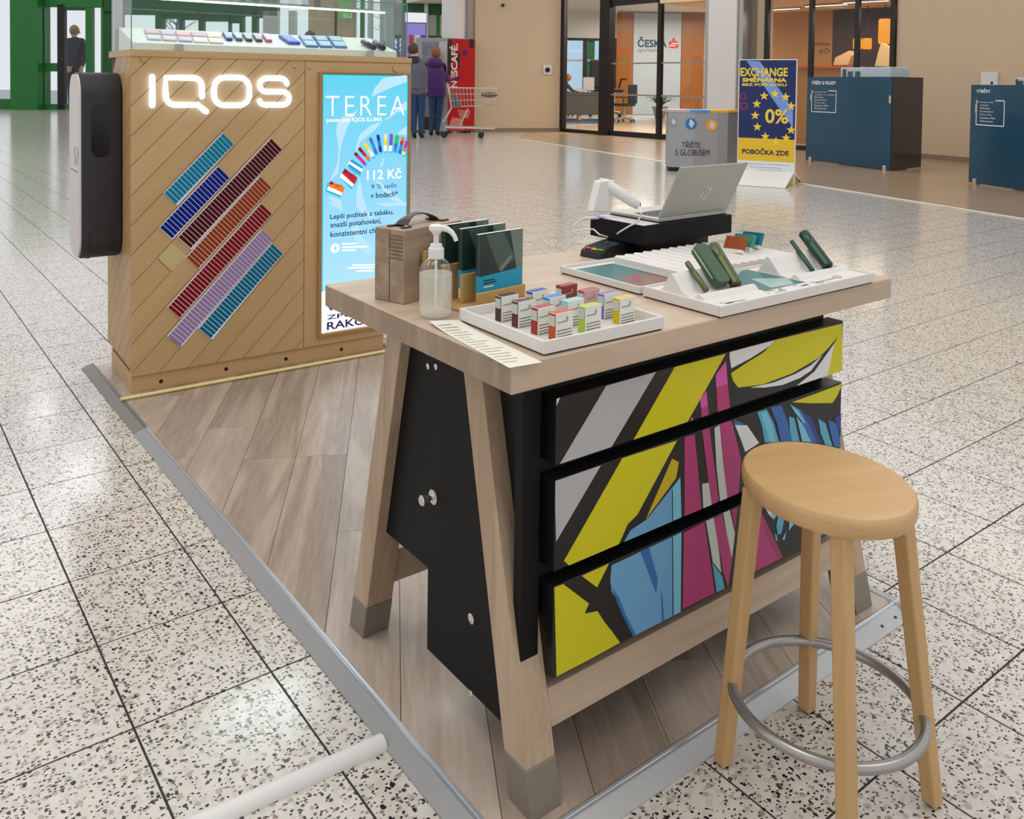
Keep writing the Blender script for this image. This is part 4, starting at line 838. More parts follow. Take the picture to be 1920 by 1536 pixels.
def pk(q):
    S = 5.906
    def bar(x0, y0, x1, y1, w, cols):
        a = Vector((x0, y0)); b = Vector((x1, y1)); n = Vector((-(b-a).y, (b-a).x)).normalized()*w/2
        for sh in (1,):
            o = Vector((7, 16)); P_(q, a6([tuple(p+o) for p in (a-n, b-n, b+n, a+n)]), 16, -.0050)
        for i, c in enumerate(cols):
            p0 = a.lerp(b, i/len(cols)); p1 = a.lerp(b, (i+1)/len(cols)); P_(q, a6([tuple(p) for p in (p0-n, p1-n, p1+n, p0+n)]), c, -.0054)
    bar(195, 1262, 140, 1388, 190, (7, 5, 5, 1)) if False else None
    P_(q, a6([(85, 1250), (265, 1315), (225, 1420), (60, 1355)]), 16, -.005); P_(q, a6([(115, 1238), (275, 1305), (245, 1395), (75, 1335)]), 5, -.0054); P_(q, a6([(92, 1295), (75, 1335), (240, 1400), (248, 1365)][::1]), 1, -.0056); P_(q, a6([(115, 1238), (150, 1252), (140, 1280), (105, 1268)]), 7, -.0056)
    P_(q, a6([(230, 1210), (420, 1225), (350, 1330)]), 16, -.005); P_(q, a6([(275, 1098), (415, 1200), (365, 1300), (225, 1180)]), 6, -.0054); P_(q, a6([(240, 1150), (215, 1190), (358, 1305), (378, 1275)]), 1, -.0056); P_(q, a6([(275, 1098), (310, 1124), (290, 1150), (258, 1130)]), 7, -.0056)
    P_(q, a6([(340, 990), (485, 1085), (445, 1165), (300, 1065)]), 1, -.0054); P_(q, a6([(345, 992), (480, 1082), (470, 1105), (330, 1020)]), 8, -.0056); P_(q, a6([(320, 1045), (460, 1140), (445, 1165), (306, 1068)]), 8, -.0056); P_(q, a6([(305, 1068), (442, 1165), (455, 1190), (330, 1110)]), 16, -.005)
    bar(385, 925, 505, 1055, 34, (7, 9, 9, 9)); bar(430, 870, 545, 1000, 34, (7, 6, 5)); bar(485, 815, 590, 965, 36, (10, 10, 15, 1)); bar(555, 760, 625, 935, 36, (11, 8, 11)); bar(640, 725, 672, 915, 34, (12, 11, 12)); bar(727, 715, 725, 908, 34, (15, 10, 1)); bar(790, 715, 778, 908, 34, (13, 13, 1)); bar(855, 728, 828, 910, 36, (14, 14, 11, 8)); bar(918, 748, 880, 930, 34, (5, 6, 8, 11)); bar(965, 790, 920, 950, 34, (9, 9, 5, 15))
print_part('fan_of_packs', pk, True)
for s, a in (('TEREA', (155, 1268, 1325, 258, 1330)), ('TEREA', (300, 1135, 1200, 400, 1215))): pass
print_part('pack_lettering', lambda q: (tpx(q, K, 'TEREA', 628, 346, 351, 642, 355, -.0060, 7), tpx(q, K, 'TEREA', 652, 325.5, 331, 667, 335, -.0060, 7)), True)
def warn(q):
    tpx(q, K, 'VAROVÁNÍ', 612.5, 569.5, 584, 740, 560, -.0052, 18, bold=.02); tpx(q, K, 'ZPŮSOBUJE', 613, 588, 602.5, 745, 578, -.0052, 18, bold=.02); tpx(q, K, 'RAKOVINU', 613, 604.5, 619.5, 745, 592, -.0052, 18, bold=.02)
print_part('warning_text', warn, True)
# lit letters of the sign
M_LET = emis('lit_letter_white', (206, 226, 255), 3.2)
def lp(pts): return [(lambda p: (p[0], -.016, p[1]))(K.px(x/3, y/3, -.016)) for x, y in pts]
def arc(cx, cy, rx, ry, a0, a1, n=7): return [(cx+rx*math.cos(math.radians(a0+(a1-a0)*i/n)), cy+ry*math.sin(math.radians(a0+(a1-a0)*i/n))) for i in range(n+1)]
LET = {'letter_i': ([(856, 432), (857, 593)], 0), 'letter_q': ([(1136, 543), (1136, 490)]+arc(1088, 488, 48, 50, 0, -90)+[(1060, 438), (932, 437), (932, 530)]+arc(985, 536, 53, 54, 180, 90)+[(1040, 590), (1112, 590), (1160, 628)], 0),
       'letter_o': (arc(1345, 502, 58, 66, -90, 0)+arc(1345, 532, 58, 60, 0, 90)+arc(1262, 532, 58, 60, 90, 180)+arc(1262, 502, 58, 66, 180, 270), 1), 'letter_s': ([(1614, 472)]+arc(1570, 472, 44, 32, -10, -90)+[(1540, 440)]+arc(1500, 478, 40, 38, 270, 90)+[(1540, 516)]+arc(1590, 553, 38, 37, -90, 90)+[(1540, 590)]+arc(1500, 565, 40, 26, 90, 175), 0)}
for nm, (pts, cl) in LET.items():
    q = MB(); pth = lp(pts); q.tube(pth, .0128, 10, closed=bool(cl), flat=1, upv=(0, 1, 0))
    if not cl:
        for e in (pth[0], pth[-1]): q.ball(e, .0128, 10)
    q.v = [(x, -.016+(y+.016)*.45, z) for x, y, z in q.v]
    part(nm, q, M_LET, kiosk, K, smooth=True, label='glowing white letter of the kiosk sign')
# the colour bars made of small stick tiles
b8 = lambda pts: [(100+x/2.954, 200+y/2.954) for x, y in pts]
BARS = [('teal', (6, 118, 150), 20, [(938, 146), (1000, 210), (688, 548), (612, 478)]), ('blue', (8, 28, 122), 20, [(912, 330), (977, 395), (660, 738), (588, 668)]), ('maroon', (76, 8, 10), 34, [(1205, 175), (1268, 240), (765, 792), (690, 722)]), ('rust', (146, 54, 8), 28, [(1145, 385), (1208, 448), (808, 898), (735, 835)]),
        ('crimson', (124, 10, 10), 35, [(1150, 535), (1212, 595), (705, 1172), (632, 1112)]), ('lilac', (150, 122, 160), 36, [(1155, 678), (1218, 738), (710, 1330), (632, 1272)]), ('petrol', (2, 100, 130), 28, [(1210, 757), (1272, 815), (880, 1290), (805, 1228)])]
M_BACK = emis('white_backing_added_glow', (226, 226, 236), .60)  # white plates given a glow of their own behind the tiles
for nm, c, n, pts in BARS:
    A, B, C_, D = [Vector(K.px(u, v, -.004)) for u, v in b8(pts)]
    q = MB(); q.prism([tuple(p) for p in (A, B, C_, D)][::-1], 'y', -.004, 0); br = part('bar_backing', q, M_BACK, kiosk, K, label=f'pale backing plate with added glow behind the {nm} bar')
    m = mat('stick_tile_'+nm, c, .6, spec=.15, noise=.06, nscale=50)
    a0 = A.lerp(D, 0); e1 = (D-A)/n; e2 = B-A
    q = MB(); P4 = [e1*.065+e2*.03, e1*.935+e2*.03, e1*.935+e2*.97, e1*.065+e2*.97]
    q.prism([tuple(p) for p in P4], 'y', -.0035, 0); q.xf(Matrix.Rotation(KR, 4, 'Z') if False else Matrix())
    me = q.mesh('stick_tile', m)
    for i in range(n):
        o = bpy.data.objects.new('stick_tile', me); COL.objects.link(o); o.parent = br
        p = a0+e1*i; o.location = MI[kiosk.name] @ (K.M @ Vector((p.x, -.0042, p.y)))
# locks, hooks
for u, v in ((553, 125), (580, 127)):
    x, z = K.px(u, v); q = MB(); q.lathe([(.009, 0), (.009, .004), (.005, .005)], seg=14); q.xf(Matrix.Translation((x, 0, z)) @ Matrix.Rotation(math.pi/2, 4, 'X')); part('lock', q, M_STEEL, kiosk, K, smooth=True)
for u, v in ((262, 108), (736, 128)):
    x, z = K.px(u, v); q = MB(); q.tube([(x, -.002, z+.012), (x+.001, -.003, z-.008), (x+.012, -.003, z-.018), (x+.028, -.003, z-.018)], .0022, 6); part('clear_hook', q, mat('brass_trace', (166, 138, 76), .4, .3), kiosk, K)
# ------------------------------------------------------------------ upright device model on the kiosk side
dvx0, dvx1 = -.172, -.0015
zt = K.px(188, 136, .20)[1]; zb_ = K.px(188, 486, .20)[1]; y0, y1 = .162, .455
dm = thing('giant_device_model', 'tall black and white rounded device model mounted on left kiosk side', 'display model', K, at=((dvx0+dvx1)/2, (y0+y1)/2, zb_))
pf = rrect(y1-y0, zt-zb_, .105, 10, (y0+y1)/2, (zt+zb_)/2)
q = MB(); q.prism(pf, 'x', dvx0, dvx1); part('shell', q, mat('charcoal_soft_plastic', (42, 40, 42), .55, noise=.12, nscale=150), dm, K, smooth=True, bevel=.012, bseg=3)
pf2 = rrect(y1-y0-.016, zt-zb_-.016, .098, 10, (y0+y1)/2, (zt+zb_)/2)
q = MB(); q.prism(pf2, 'x', dvx0-.006, dvx0+.010); part('face', q, mat('satin_pearl_face', (206, 198, 192), .4, noise=.02), dm, K, smooth=True, label='pale pearl front face')
xr0, zr1 = K.px(171, 194, y0); xr1, zr0_ = K.px(207, 294, y0)
q = MB(); q.prism(rrect(xr1-xr0, zr1-zr0_, (xr1-xr0)*.48, 7, (xr0+xr1)/2, (zr0_+zr1)/2), 'y', y0-.0015, y0+.004); part('window', q, mat('black_gloss_window', (10, 10, 11), .15), dm, K, label='glossy black pill-shaped window')
xs0, zs1 = K.px(167, 425, y0); xs1, zs0 = K.px(214, 479, y0)
ar = [(xs0, zs0)]+[((xs0+xs1)/2+(xs1-xs0)/2*math.cos(math.radians(a)), zs1-(xs1-xs0)/2+(xs1-xs0)/2*math.sin(math.radians(a))) for a in range(180, -1, -20)]+[(xs1, zs0)]
q = MB(); q.tube([(x, y0-.0006, z) for x, z in ar], .0014, 5); part('cap_seam', q, M_BLACK2, dm, K)
M_MARK = mat('grey_marking', (110, 104, 102), .5)
q = MB(); z = K.px(138, 322, .25)[1]; q.box(dvx0-.0068, dvx0-.0055, y0+.05, y1-.05, z-.002, z+.002); part('seam_line', q, M_BLACK2, dm, K)
for yy, s in ((.215, 1), (.285, -1)):
    q = MB(); q.tube([(dvx0-.0062, yy+.012*math.sin(a*.7)*s, K.px(138, 310-34*a/9, .25)[1]) for a in range(10)], .0018, 5); part('logo_stroke', q, M_MARK, dm, K)
q = MB(); zq = zb_-.010; q.lathe([(.012, zq), (.012, zq+.020)], ((dvx0*.72+dvx1*.28), (y0+y1)/2, 0), 10); part('lower_bracket', q, M_BLACK2, dm, K)
# ------------------------------------------------------------------ glass case on the kiosk and its contents
zc = K.px(764, 10, .02)[1]; gx0, gx1, gy0, gy1 = .004, KW-.012, .018, KD-.03
case = thing('glass_case', 'clear glass display case standing on top of the kiosk', 'display case', K, at=(KW/2, KD/2, KZT+.0003))
gt = .006; zb0 = KZT+.0004
for nm, b in (('glass_pane', (gx0, gx1, gy0, gy0+gt)), ('glass_pane', (gx0, gx1, gy1-gt, gy1)), ('glass_pane', (gx0, gx0+gt, gy0+gt, gy1-gt)), ('glass_pane', (gx1-gt, gx1, gy0+gt, gy1-gt))):
    q = MB(); q.box(*b, zb0, zc); part(nm, q, M_CASEG, case, K)
q = MB(); q.box(gx0, gx1, gy0, gy1, zc, zc+gt); part('glass_lid', q, M_CASEG, case, K)
M_GE = mat('glass_edge_green', (110, 160, 150), .15, trans=.3)
for x in (gx0, gx1-.004):
    for y in (gy0-.0005, gy1-.0035):
        q = MB(); q.box(x, x+.004, y, y+.004, zb0, zc); part('glass_edge', q, M_GE, case, K)
for b in ((gx0, gx1, gy0-.0005, gy0+.0035), (gx0, gx1, gy1-.0035, gy1+.0005)):
    q = MB(); q.box(*b, zc+.001, zc+gt+.001); part('glass_edge', q, M_GE, case, K)
ly, lz = .09, K.px(700, 24, .09)[1]; lx0 = .01; lx1 = K.px(722, 26, .09)[0]
q = MB(); q.box(lx0, lx1, ly, ly+.012, lz, lz+.008); part('light_strip', q, emis('case_led', (255, 255, 255), 3.0), case, K, label='thin white lit strip along the case front')
q = MB(); q.box(lx1, lx1+.008, ly, ly+.012, zb0, lz+.010); q.box(lx0, lx1+.008, ly-.004, ly+.016, lz+.0082, lz+.013); part('strip_bracket', q, M_STEEL, case, K)
for u in (336, 695):
    x, z = K.px(u, 76, gy0-.006); q = MB(); q.box(x-.018, x+.018, gy0-.008, gy0-.0008, KZT+.0006, KZT+.030); q.box(x-.018, x+.022, gy0-.016, gy0-.004, KZT+.0004, KZT+.004); part('clip', q, M_STEEL, case, K, bevel=.001)
px0, _ = K.px(221, 60, .40); q = MB(); q.box(px0-.02, px0+.02, .385, .415, zb0, zc-.01); part('corner_post', q, M_STEEL, case, K, bevel=.002)
# sloping white shelf
tA = K.px(350, 81, .055); tB = K.px(350, 58, .33); ts = (tB[1]-tA[1])/(.33-.055)
z_at = lambda y: tA[1]+(y-.055)*ts
sh_ = thing('sloped_shelf', 'white sloping product shelf inside the glass case', 'shelf', K, at=(KW/2, .2, KZT+.0004))
q = MB(); q.prism([(.045, zb0), (.36, zb0), (.36, z_at(.36)-.003), (.045, max(zb0+.004, z_at(.045)-.003))], 'x', .02, KW-.06); part('shelf_body', q, M_WHITE, sh_, K, bevel=.001)
pn = K.M.to_3x3() @ Vector((0, -ts, 1)).normalized(); pp0 = K.M @ Vector((0, .055, tA[1]))
def kt(u, v, h=0.0): return K.loc3(PP(u, v, pp0+pn*h, pn))
def slab(name, label, cat, pts, th, m, group, extra=None):
    P = [kt(u, v) for u, v in pts]; nl = Vector((0, -ts, 1)).normalized(); c = sum(P, Vector())/4
    q = MB(); q.hexa([tuple(p-nl*.0015) for p in P]+[tuple(p+nl*th) for p in P])
    o = thing(name, label, cat, K, at=tuple(c), group=group); part('body', q, m, o, K, bevel=.001)
    if extra:
        q = MB(); q.hexa([tuple(c+(p-c)*.82+nl*(th-.001)) for p in P]+[tuple(c+(p-c)*.82+nl*(th+.0012)) for p in P]); part('top_print', q, extra, o, K)
    return o
CARDC = [('dusty rose', (206, 160, 168)), ('pale lilac', (192, 170, 200)), ('salmon pink', (222, 160, 160)), ('mauve', (196, 150, 172)), ('peach', (226, 190, 170)), ('pale blue grey', (190, 200, 208)), ('blush', (218, 182, 186)), ('lavender', (184, 176, 206)), ('cream', (232, 222, 206)), ('pale pink', (228, 196, 200))]
cen = []
for i, (nm, c) in enumerate(CARDC):
    r, k = divmod(i, 5); u = 273+29*k+4*r; v = 57+10*r+1.6*k
    slab('sample_card', f'{nm} sample card on the glass case shelf, {("rear", "front")[r]} row', 'card', [(u, v+7), (u+26, v+8.4), (u+23, v), (u-3, v-1.4)], .004, mat('card_'+nm.replace(' ', '_'), c, .4, noise=.03), 'pastel sample cards in the glass case', mat('card_print_'+str(i), tuple(min(255, x+18) for x in c), .4, noise=.1, nscale=60))
for i, (nm, c) in enumerate((('navy blue', (40, 60, 130)), ('slate blue', (60, 80, 110)), ('graphite', (50, 50, 58)), ('dark plum', (70, 50, 70)), ('pink', (196, 90, 120)))):
    u = 420+18.6*i; v = 64+.7*i
    slab('handheld_device', f'{nm} handheld device in the row of five within the glass case', 'device', [(u+5, v+12), (u+16, v+12.5), (u+8, v), (u-4, v-.5)], .012, mat('device_'+nm.replace(' ', '_'), c, .3, noise=.04), 'handheld devices in the glass case', mat('device_screen_'+str(i), tuple(min(255, int(x*1.4+30)) for x in c), .2))
slab('device_box', 'flat royal blue box beside the handheld devices in the glass case', 'box', [(541, 83), (563, 83.5), (545, 70), (522, 69)], .012, mat('royal_blue_box', (44, 84, 190), .35, noise=.05), None, mat('royal_blue_lid', (70, 110, 210), .35))
for i in range(6):
    r, k = divmod(i, 3); u = 562+27*k+7*r; v = 69+10*r+.7*k
    slab('blue_pack', f'blue and white pack in glass case, {("rear", "front")[r]} row {("left", "middle", "right")[k]}', 'pack', [(u+5, v+9), (u+28, v+9.8), (u+22, v), (u-3, v-.8)], .008, mat('blue_pack_'+str(i), (60+8*i, 96+6*i, 178), .35, noise=.08, nscale=60), 'blue packs in the glass case', mat('blue_pack_label_'+str(i), (170, 190+4*i, 216), .4, noise=.1, nscale=80))
for i, (u0, v0, u1, v1) in enumerate(((680, 78, 702, 89), (702, 79, 719, 90))):
    a = kt(u0, v0, .014); b = kt(u1, v1, .014); q = MB(); d = (b-a).normalized(); q.tube([a, a+d*.003, b-d*.003, b], [.012, .014, .014, .012], 14)
    t = thing('device_tube', ('left', 'right')[i]+' one of two dark navy tubes at the right end of the case', 'device', K, at=tuple(a), group='navy tubes in the glass case'); part('tube_body', q, mat('navy_tube_'+str(i), (30, 40, 66), .3, .2), t, K, smooth=True)
    q = MB(); q.tube([b-d*.002, b+d*.002], [.0142, .012], 14); part('end_cap', q, M_BLACK2, t, K)
# ------------------------------------------------------------------ background: bank front
RW = -YAW
def wallbox(fr, u0, v0, u1, v1, d0, d1, mb=None, vref=None):
    """box on an upright plane: its left/right edges and top/bottom through the given sight lines"""
    x0, z1 = fr.px(u0, v0, 0); x1, z0 = fr.px(u1, v1, 0)
    mb = mb or MB(); mb.box(min(x0, x1), max(x0, x1), d0, d1, min(z0, z1), max(z0, z1)); return mb
def struct(name, mb, m, fr): return tag(part(name, mb, m, None, fr), kind='structure')
A_, B_ = Z(890, 247.5), Z(1053, 247); FA = Fr(A_, B_); wA = (Vector(B_)-Vector(A_)).length
q = MB(); q.box(-.02, wA, 0, .3, 0, 5.2); struct('wall_back', q, M_WALL, FA)
q = MB(); q.box(-.02, wA-.02, -.02, 0, .0035, .11); struct('baseboard_back', q, M_BASE, FA)
# white pilaster left of that wall
PA = Fr(Z(860, 250), Z(890, 247.5)); wP = (Z(890, 247.5)-Z(860, 250)).length
q = MB(); q.box(0, wP*.93, .15, .6, 0, 5.2); struct('wall_left', q, M_WHITEW, PA)
q = MB(); q.box(wP*.62, wP*.93, .05, .15, 0, 5.2); struct('trim_2', q, M_STEEL, PA)
x, z = FA.px(1026, 131); sk = thing('wall_socket_plate', 'small square white plate with dark round centre on the beige wall', 'socket', FA, at=(x, 0, z))
q = MB(); q.box(x-.13, x+.13, -.03, -.001, z-.14, z+.14); part('plate', q, M_WHITEW, sk, FA, bevel=.004)
q = MB(); q.lathe([(.075, 0), (.07, .03), (.03, .035)], seg=14); q.xf(Matrix.Translation((x, -.03, z)) @ Matrix.Rotation(math.pi/2, 4, 'X')); part('round_cover', q, M_BLACK2, sk, FA, smooth=True)
x, z = FA.px(942, 10); q = MB(); q.ball((x, -.06, z), .05, 10); q.tube([(x, 0, z), (x-.02, -.05, z)], .03, 8)
solo('security_camera', q, M_BLACK2, 'tiny dark camera dome high on the beige wall', 'camera', FA, at=(x, 0, z), smooth=True)
# glazed front between the beige wall and the white column
FB = Fr(Z(1053, 247), Z(1248, 262)); xe = FB.px(1324, 200)[0]; zl = FB.px(1240, 4)[1]
win = tag(bpy.data.objects.new('window_1', None), kind='structure'); COL.objects.link(win); win.location = FB.loc; win.rotation_euler = (0, 0, FB.rot); MI['window_1'] = FB.I
def fb(u0, u1): return FB.px(u0, 120)[0], FB.px(u1, 120)[0]
zt_ = 5.2
for u0, u1, d in ((1053, 1060, .14), (1129, 1147, .24), (1234.5, 1241, .12)):
    a, b = fb(u0, u1); q = MB(); q.box(a, b, -d/2, d/2, .003, zt_); part('mullion', q, M_FRAMEB, win, FB)
a0, b0 = fb(1053, 1129); q = MB(); q.box(a0, b0, -.05, .05, .003, .10); part('bottom_rail', q, M_FRAMEB, win, FB)
a1, b1 = fb(1147, 1324); q = MB(); q.box(a1, xe, -.05, .05, .003, .14); part('bottom_rail', q, M_FRAMEB, win, FB)
q = MB(); q.box(a1, xe, -.06, .06, zl, zl+.35); part('head_rail', q, M_FRAMEB, win, FB)
for u0, u1 in ((1060, 1129), (1147, 1234.5), (1241, 1324)):
    a, b = fb(u0, u1); q = MB(); q.box(a, b, -.008, .008, .10, zt_); part('pane', q, M_GLASS, win, FB)
for v in (118, 178):
    z = FB.px(1200, v)[1]; a, _ = fb(1147, 1234); q = MB(); q.box(a, xe, -.02, -.008, z-.03, z+.01); part('manifestation_band', q, mat('etched_band', (150, 140, 128), .5), win, FB)
# white column and steel edge
cz = Z(1324, 273); FCo = Fr(cz, Z(1376, 277)); wC = (Z(1376, 277)-cz).length
q = MB(); q.box(0, wC, 0, .7, 0, 5.2); struct('wall_column', q, M_WHITEW, FCo)
q = MB(); q.box(-.10, 0, .02, .7, 0, 5.2); q2 = MB(); q2.box(wC, wC+.14, .05, .7, 0, 5.2); struct('trim_3', q, M_STEEL, FCo); struct('trim_4', q2, M_STEEL, FCo)
# right-hand facade
F0, F1, F2 = Z(1385, 274), Z(1676, 292.5), Z(1920, 314.5)
FC = Fr(F0, F1); wFC = (F1-F0).length
xw = FC.px(1437, 200)[0]
q = MB(); q.box(0, xw, 0, .25, 0, 5.2); struct('wall_front', q, M_WALL, FC)
win2 = tag(bpy.data.objects.new('window_2', None), kind='structure'); COL.objects.link(win2); win2.location = FC.loc; win2.rotation_euler = (0, 0, FC.rot); MI['window_2'] = FC.I
def fc_(u): return FC.px(u, 100)[0]
for u in (1438, 1521, 1607, 1674):
    x = fc_(u); q = MB(); q.box(x-.045, x+.045, -.06, .06, .003, 5.2); part('mullion', q, M_FRAMEB, win2, FC)
q = MB(); q.box(xw, wFC, -.05, .05, .003, .10); part('bottom_rail', q, M_FRAMEB, win2, FC)
for u0, u1 in ((1438, 1521), (1521, 1607), (1607, 1674)):
    q = MB(); q.box(fc_(u0)+.045, fc_(u1)-.045, -.008, .008, .10, 5.2); part('pane', q, M_GLASS, win2, FC)
FD = Fr(F1, F2); wFD = (F2-F1).length
q = MB(); q.box(0, wFD+7, 0, .3, 0, 5.2); struct('wall_right', q, M_WALL, FD)
q = MB(); q.box(.02, wFD+7, -.02, 0, .0035, .10); struct('baseboard_right', q, M_BASE, FD)
x, z = FD.px(1857, 152); q = MB(); q.box(x-.16, x+.16, -.05, -.001, z-.20, z+.16); o = thing('wall_box', 'small white control box on the beige wall above the right counter', 'box', FD, at=(x, 0, z)); part('box', q, M_WHITEW, o, FD, bevel=.004)
q = MB(); q.box(x+.04, x+.08, -.056, -.05, z-.06, z-.01); part('latch', q, M_BLACK2, o, FD)
# ---- inside the bank, left part
FI = Fr(Z(1050, 214), Z(1330, 217))
M_ORW = wood('orange_wood_panel', (138, 80, 27), (166, 102, 40), 'z', .3, fine=12, big=1.2, contrast=.5, var=.02); M_FROST = mat('frosted_panel', (176, 184, 188), .35, noise=.02, nscale=2)
def ib(name, u0, v0, u1, v1, m, d0=0, d1=.15): return struct(name, wallbox(FI, u0, v0, u1, v1, d0, d1), m, FI)
x0, zt0 = FI.px(1161, 24); q = MB()
wi = FI.px(1330, 100)[0]
q = MB(); xa, za = FI.px(1156, 216); q.box(xa, wi, .15, .3, 0, 6.5); struct('wall_interior', q, M_WALL, FI)
def ipanel(u0, u1, v0, m): 
    a, zt1 = FI.px(u0, v0); b, _ = FI.px(u1, v0); q = MB(); q.box(a+.01, b-.01, .05, .15, .02, zt1); return q
pl_ = thing('panel_wall', 'orange wood and frosted panel wall with bank name inside the bank', 'wall panelling', FI, at=(FI.px(1240, 200)[0], .1, 0))
for u0, u1, m, l in ((1157, 1189, M_ORW, 'orange wood panel'), (1189, 1279, M_FROST, 'frosted grey-white panel'), (1279, 1322, M_ORW, 'orange wood panel')):
    part('panel', ipanel(u0, u1, 24, m), m, pl_, FI, label=l)
M_BNAVY = mat('bank_navy', (18, 42, 80), .4); M_BRED = mat('bank_red', (212, 36, 38), .4); M_BGREY = mat('bank_grey_letters', (92, 100, 110), .4)
q = MB(); tpx(q, FI, 'ČESKÁ', 1196, 69, 88.5, 1250.5, 80, .045, 0, bold=.03); part('bank_name', q, M_BNAVY, pl_, FI)
q = MB(); tpx(q, FI, 'spořitelna', 1196, 90, 99, 1240, 95, .045, 0); part('bank_name', q, M_BGREY, pl_, FI)
q = MB(); P = [FI.px(*p) for p in ((1254.5, 90), (1272, 90), (1272, 77), (1254.5, 77))]; cxm = (P[0][0]+P[1][0])/2; czm = (P[0][1]+P[2][1])/2; w_, h_ = P[1][0]-P[0][0], P[2][1]-P[0][1]
q.prism(rrect(w_, h_, .08, 3, cxm, czm), 'y', .035, .05, 0); em = part('emblem', q, M_BRED, pl_, FI)
q = MB(); q.ball((cxm, .045, czm+h_*.72), h_*.22, 12, 0, sy=.2); part('emblem_dot', q, M_BRED, em, FI)
for s, zc_ in ((.12, .16), (-.12, -.16)):
    q = MB(); q.box(cxm+s*w_-w_*.36, cxm+s*w_+w_*.36, .031, .036, czm+zc_*h_-.03, czm+zc_*h_+.03); part('emblem_bar', q, M_WHITEW, em, FI)
# back window of the bank
wz0 = FI.px(1090, 166)[1]; wz1 = FI.px(1090, 71)[1]; xl, xr = FI.px(1045, 100)[0]-8, FI.px(1156, 100)[0]
q = MB(); q.box(xl, xr, .15, .3, 0, wz0); struct('wall_interior', q, M_WHITEW, FI)
q = MB(); q.box(xl, xr, .15, .3, wz1, 6.5); struct('wall_interior', q, M_WHITEW, FI)
win3 = tag(bpy.data.objects.new('window_3', None), kind='structure'); COL.objects.link(win3); win3.location = FI.loc; win3.rotation_euler = (0, 0, FI.rot); MI['window_3'] = FI.I
for u, w in ((1098, .10), (1128, .10), (1153, .12)):
    x = FI.px(u, 100)[0]; q = MB(); q.box(x-w, x+w, .12, .24, wz0, wz1); part('mullion', q, M_FRAMEB, win3, FI)
x = FI.px(1110.5, 100)[0]; q = MB(); q.box(x-.16, x+.16, .3, .5, wz0-.3, wz1+.1); part('green_post', q, mat('bright_green', (20, 140, 60), .4), win3, FI)
z = FI.px(1090, 113)[1]; q = MB(); q.box(xl, xr, .16, .22, z-.05, z+.05); part('transom', q, M_STEEL, win3, FI)
q = MB(); q.box(xl, xr, .12, .24, wz1-.12, wz1); part('head_rail', q, M_FRAMEB, win3, FI)
q = MB(); q.box(xl, xr, .19, .20, wz0, wz1); part('pane', q, pane_glass('blue_tinted_glass', (226, 242, 252)), win3, FI)
ca, cb, cc_, cd_ = Z(1050, 240), Z(1330, 262), FI.M @ Vector((wi+3, .3, 0)), FI.M @ Vector((xl, .3, 0)); hc = FI.px(1240, 22)[1]
ca = FB.M @ Vector((-1.0, .3, 0)); cb = FB.M @ Vector((xe+.3, .3, 0))
q = MB(); q.prism([(p.x, p.y) for p in (ca, cb, cc_, cd_)], 'z', hc, hc+.2); struct('ceiling', q, mat('bank_ceiling_white', (226, 220, 210), .8, noise=.02, nscale=2), ID)
for t_, s_, lw_ in ((.35, .3, 'nearest of three to the glass'), (.6, .6, 'rightmost of three'), (.75, .35, 'farthest of three from the glass')):
    p = ca.lerp(cb, s_).lerp(cd_.lerp(cc_, s_), t_); q = MB(); q.lathe([(.16, hc-.03), (.22, hc-.02), (.22, hc-.0005)], (p.x, p.y, 0), 14); o = thing('ceiling_light', f'round recessed ceiling light inside the bank, {lw_}', 'light', ID, at=(p.x, p.y, hc), group='bank ceiling lights'); part('trim_ring', q, M_STEEL, o, ID, smooth=True)
    q = MB(); q.lathe([(.14, hc-.034), (.15, hc-.031)], (p.x, p.y, 0), 14); part('diffuser', q, emis('downlight_glow', (255, 244, 220), 4), o, ID)
pc = (ca+cb+cc_+cd_)/4
pl1 = FB.M @ Vector((1.5, 3.2, hc-.3)); lamp('bank_fill_light', tuple(pl1), (0, 0, FB.rot), 5, 3, 700, (1, .90, .76)); pl2 = FI.M @ Vector((FI.px(1235, 100)[0], -3.5, hc-.3)); lamp('bank_fill_light', tuple(pl2), (0, 0, FI.rot), 6, 3, 380, (1, .92, .80))  # unseen area lights added to brighten the bank interior
# desk, chairs, seated person, plant inside
def up_frame(u, v): return Fr(Z(u, v), rot=RW)
DK = up_frame(1096, 226); k = (Vector(DK.loc)-CAM).dot(fw)/F
def kx(fr, u, v, dy=0): return fr.px(u, v, dy)
q = MB(); dsk = thing('desk', 'grey reception desk inside the bank seen through the narrow glass pane', 'desk', DK)
a, zt1 = kx(DK, 1052, 174); b, zb1 = kx(DK, 1134, 216); q.box(a, b, 0, .06, zb1, zt1-.06); part('modesty_panel', q, mat('charcoal_grey_panel', (86, 80, 76), .5, noise=.12, nscale=3), dsk, DK)
q = MB(); q.box(a-.05, b+.05, -.1, 1.2, zt1-.05, zt1+.02); part('desk_top', q, mat('desk_top_dark', (70, 64, 60), .3), dsk, DK, bevel=.005)
for u in (1056, 1088, 1130):
    x = kx(DK, u, 200)[0]; q = MB(); q.box(x-.06, x+.06, .05, .9, .0125, zb1+.05); part('leg', q, mat('desk_leg_wood', (206, 164, 100), .5) if u == 1088 else M_BLACK2, dsk, DK)
RG = [Z(1056, 231), Z(1128, 232), Z(1128, 223), Z(1056, 223)]; q = MB(); q.prism([(p.x, p.y) for p in RG], 'z', .0032, .012); solo('rug', q, mat('blue_grey_rug', (64, 76, 100), .9, noise=.2, nscale=20), 'dark blue-grey rug under the bank desk', 'rug', ID, at=tuple(RG[0]))
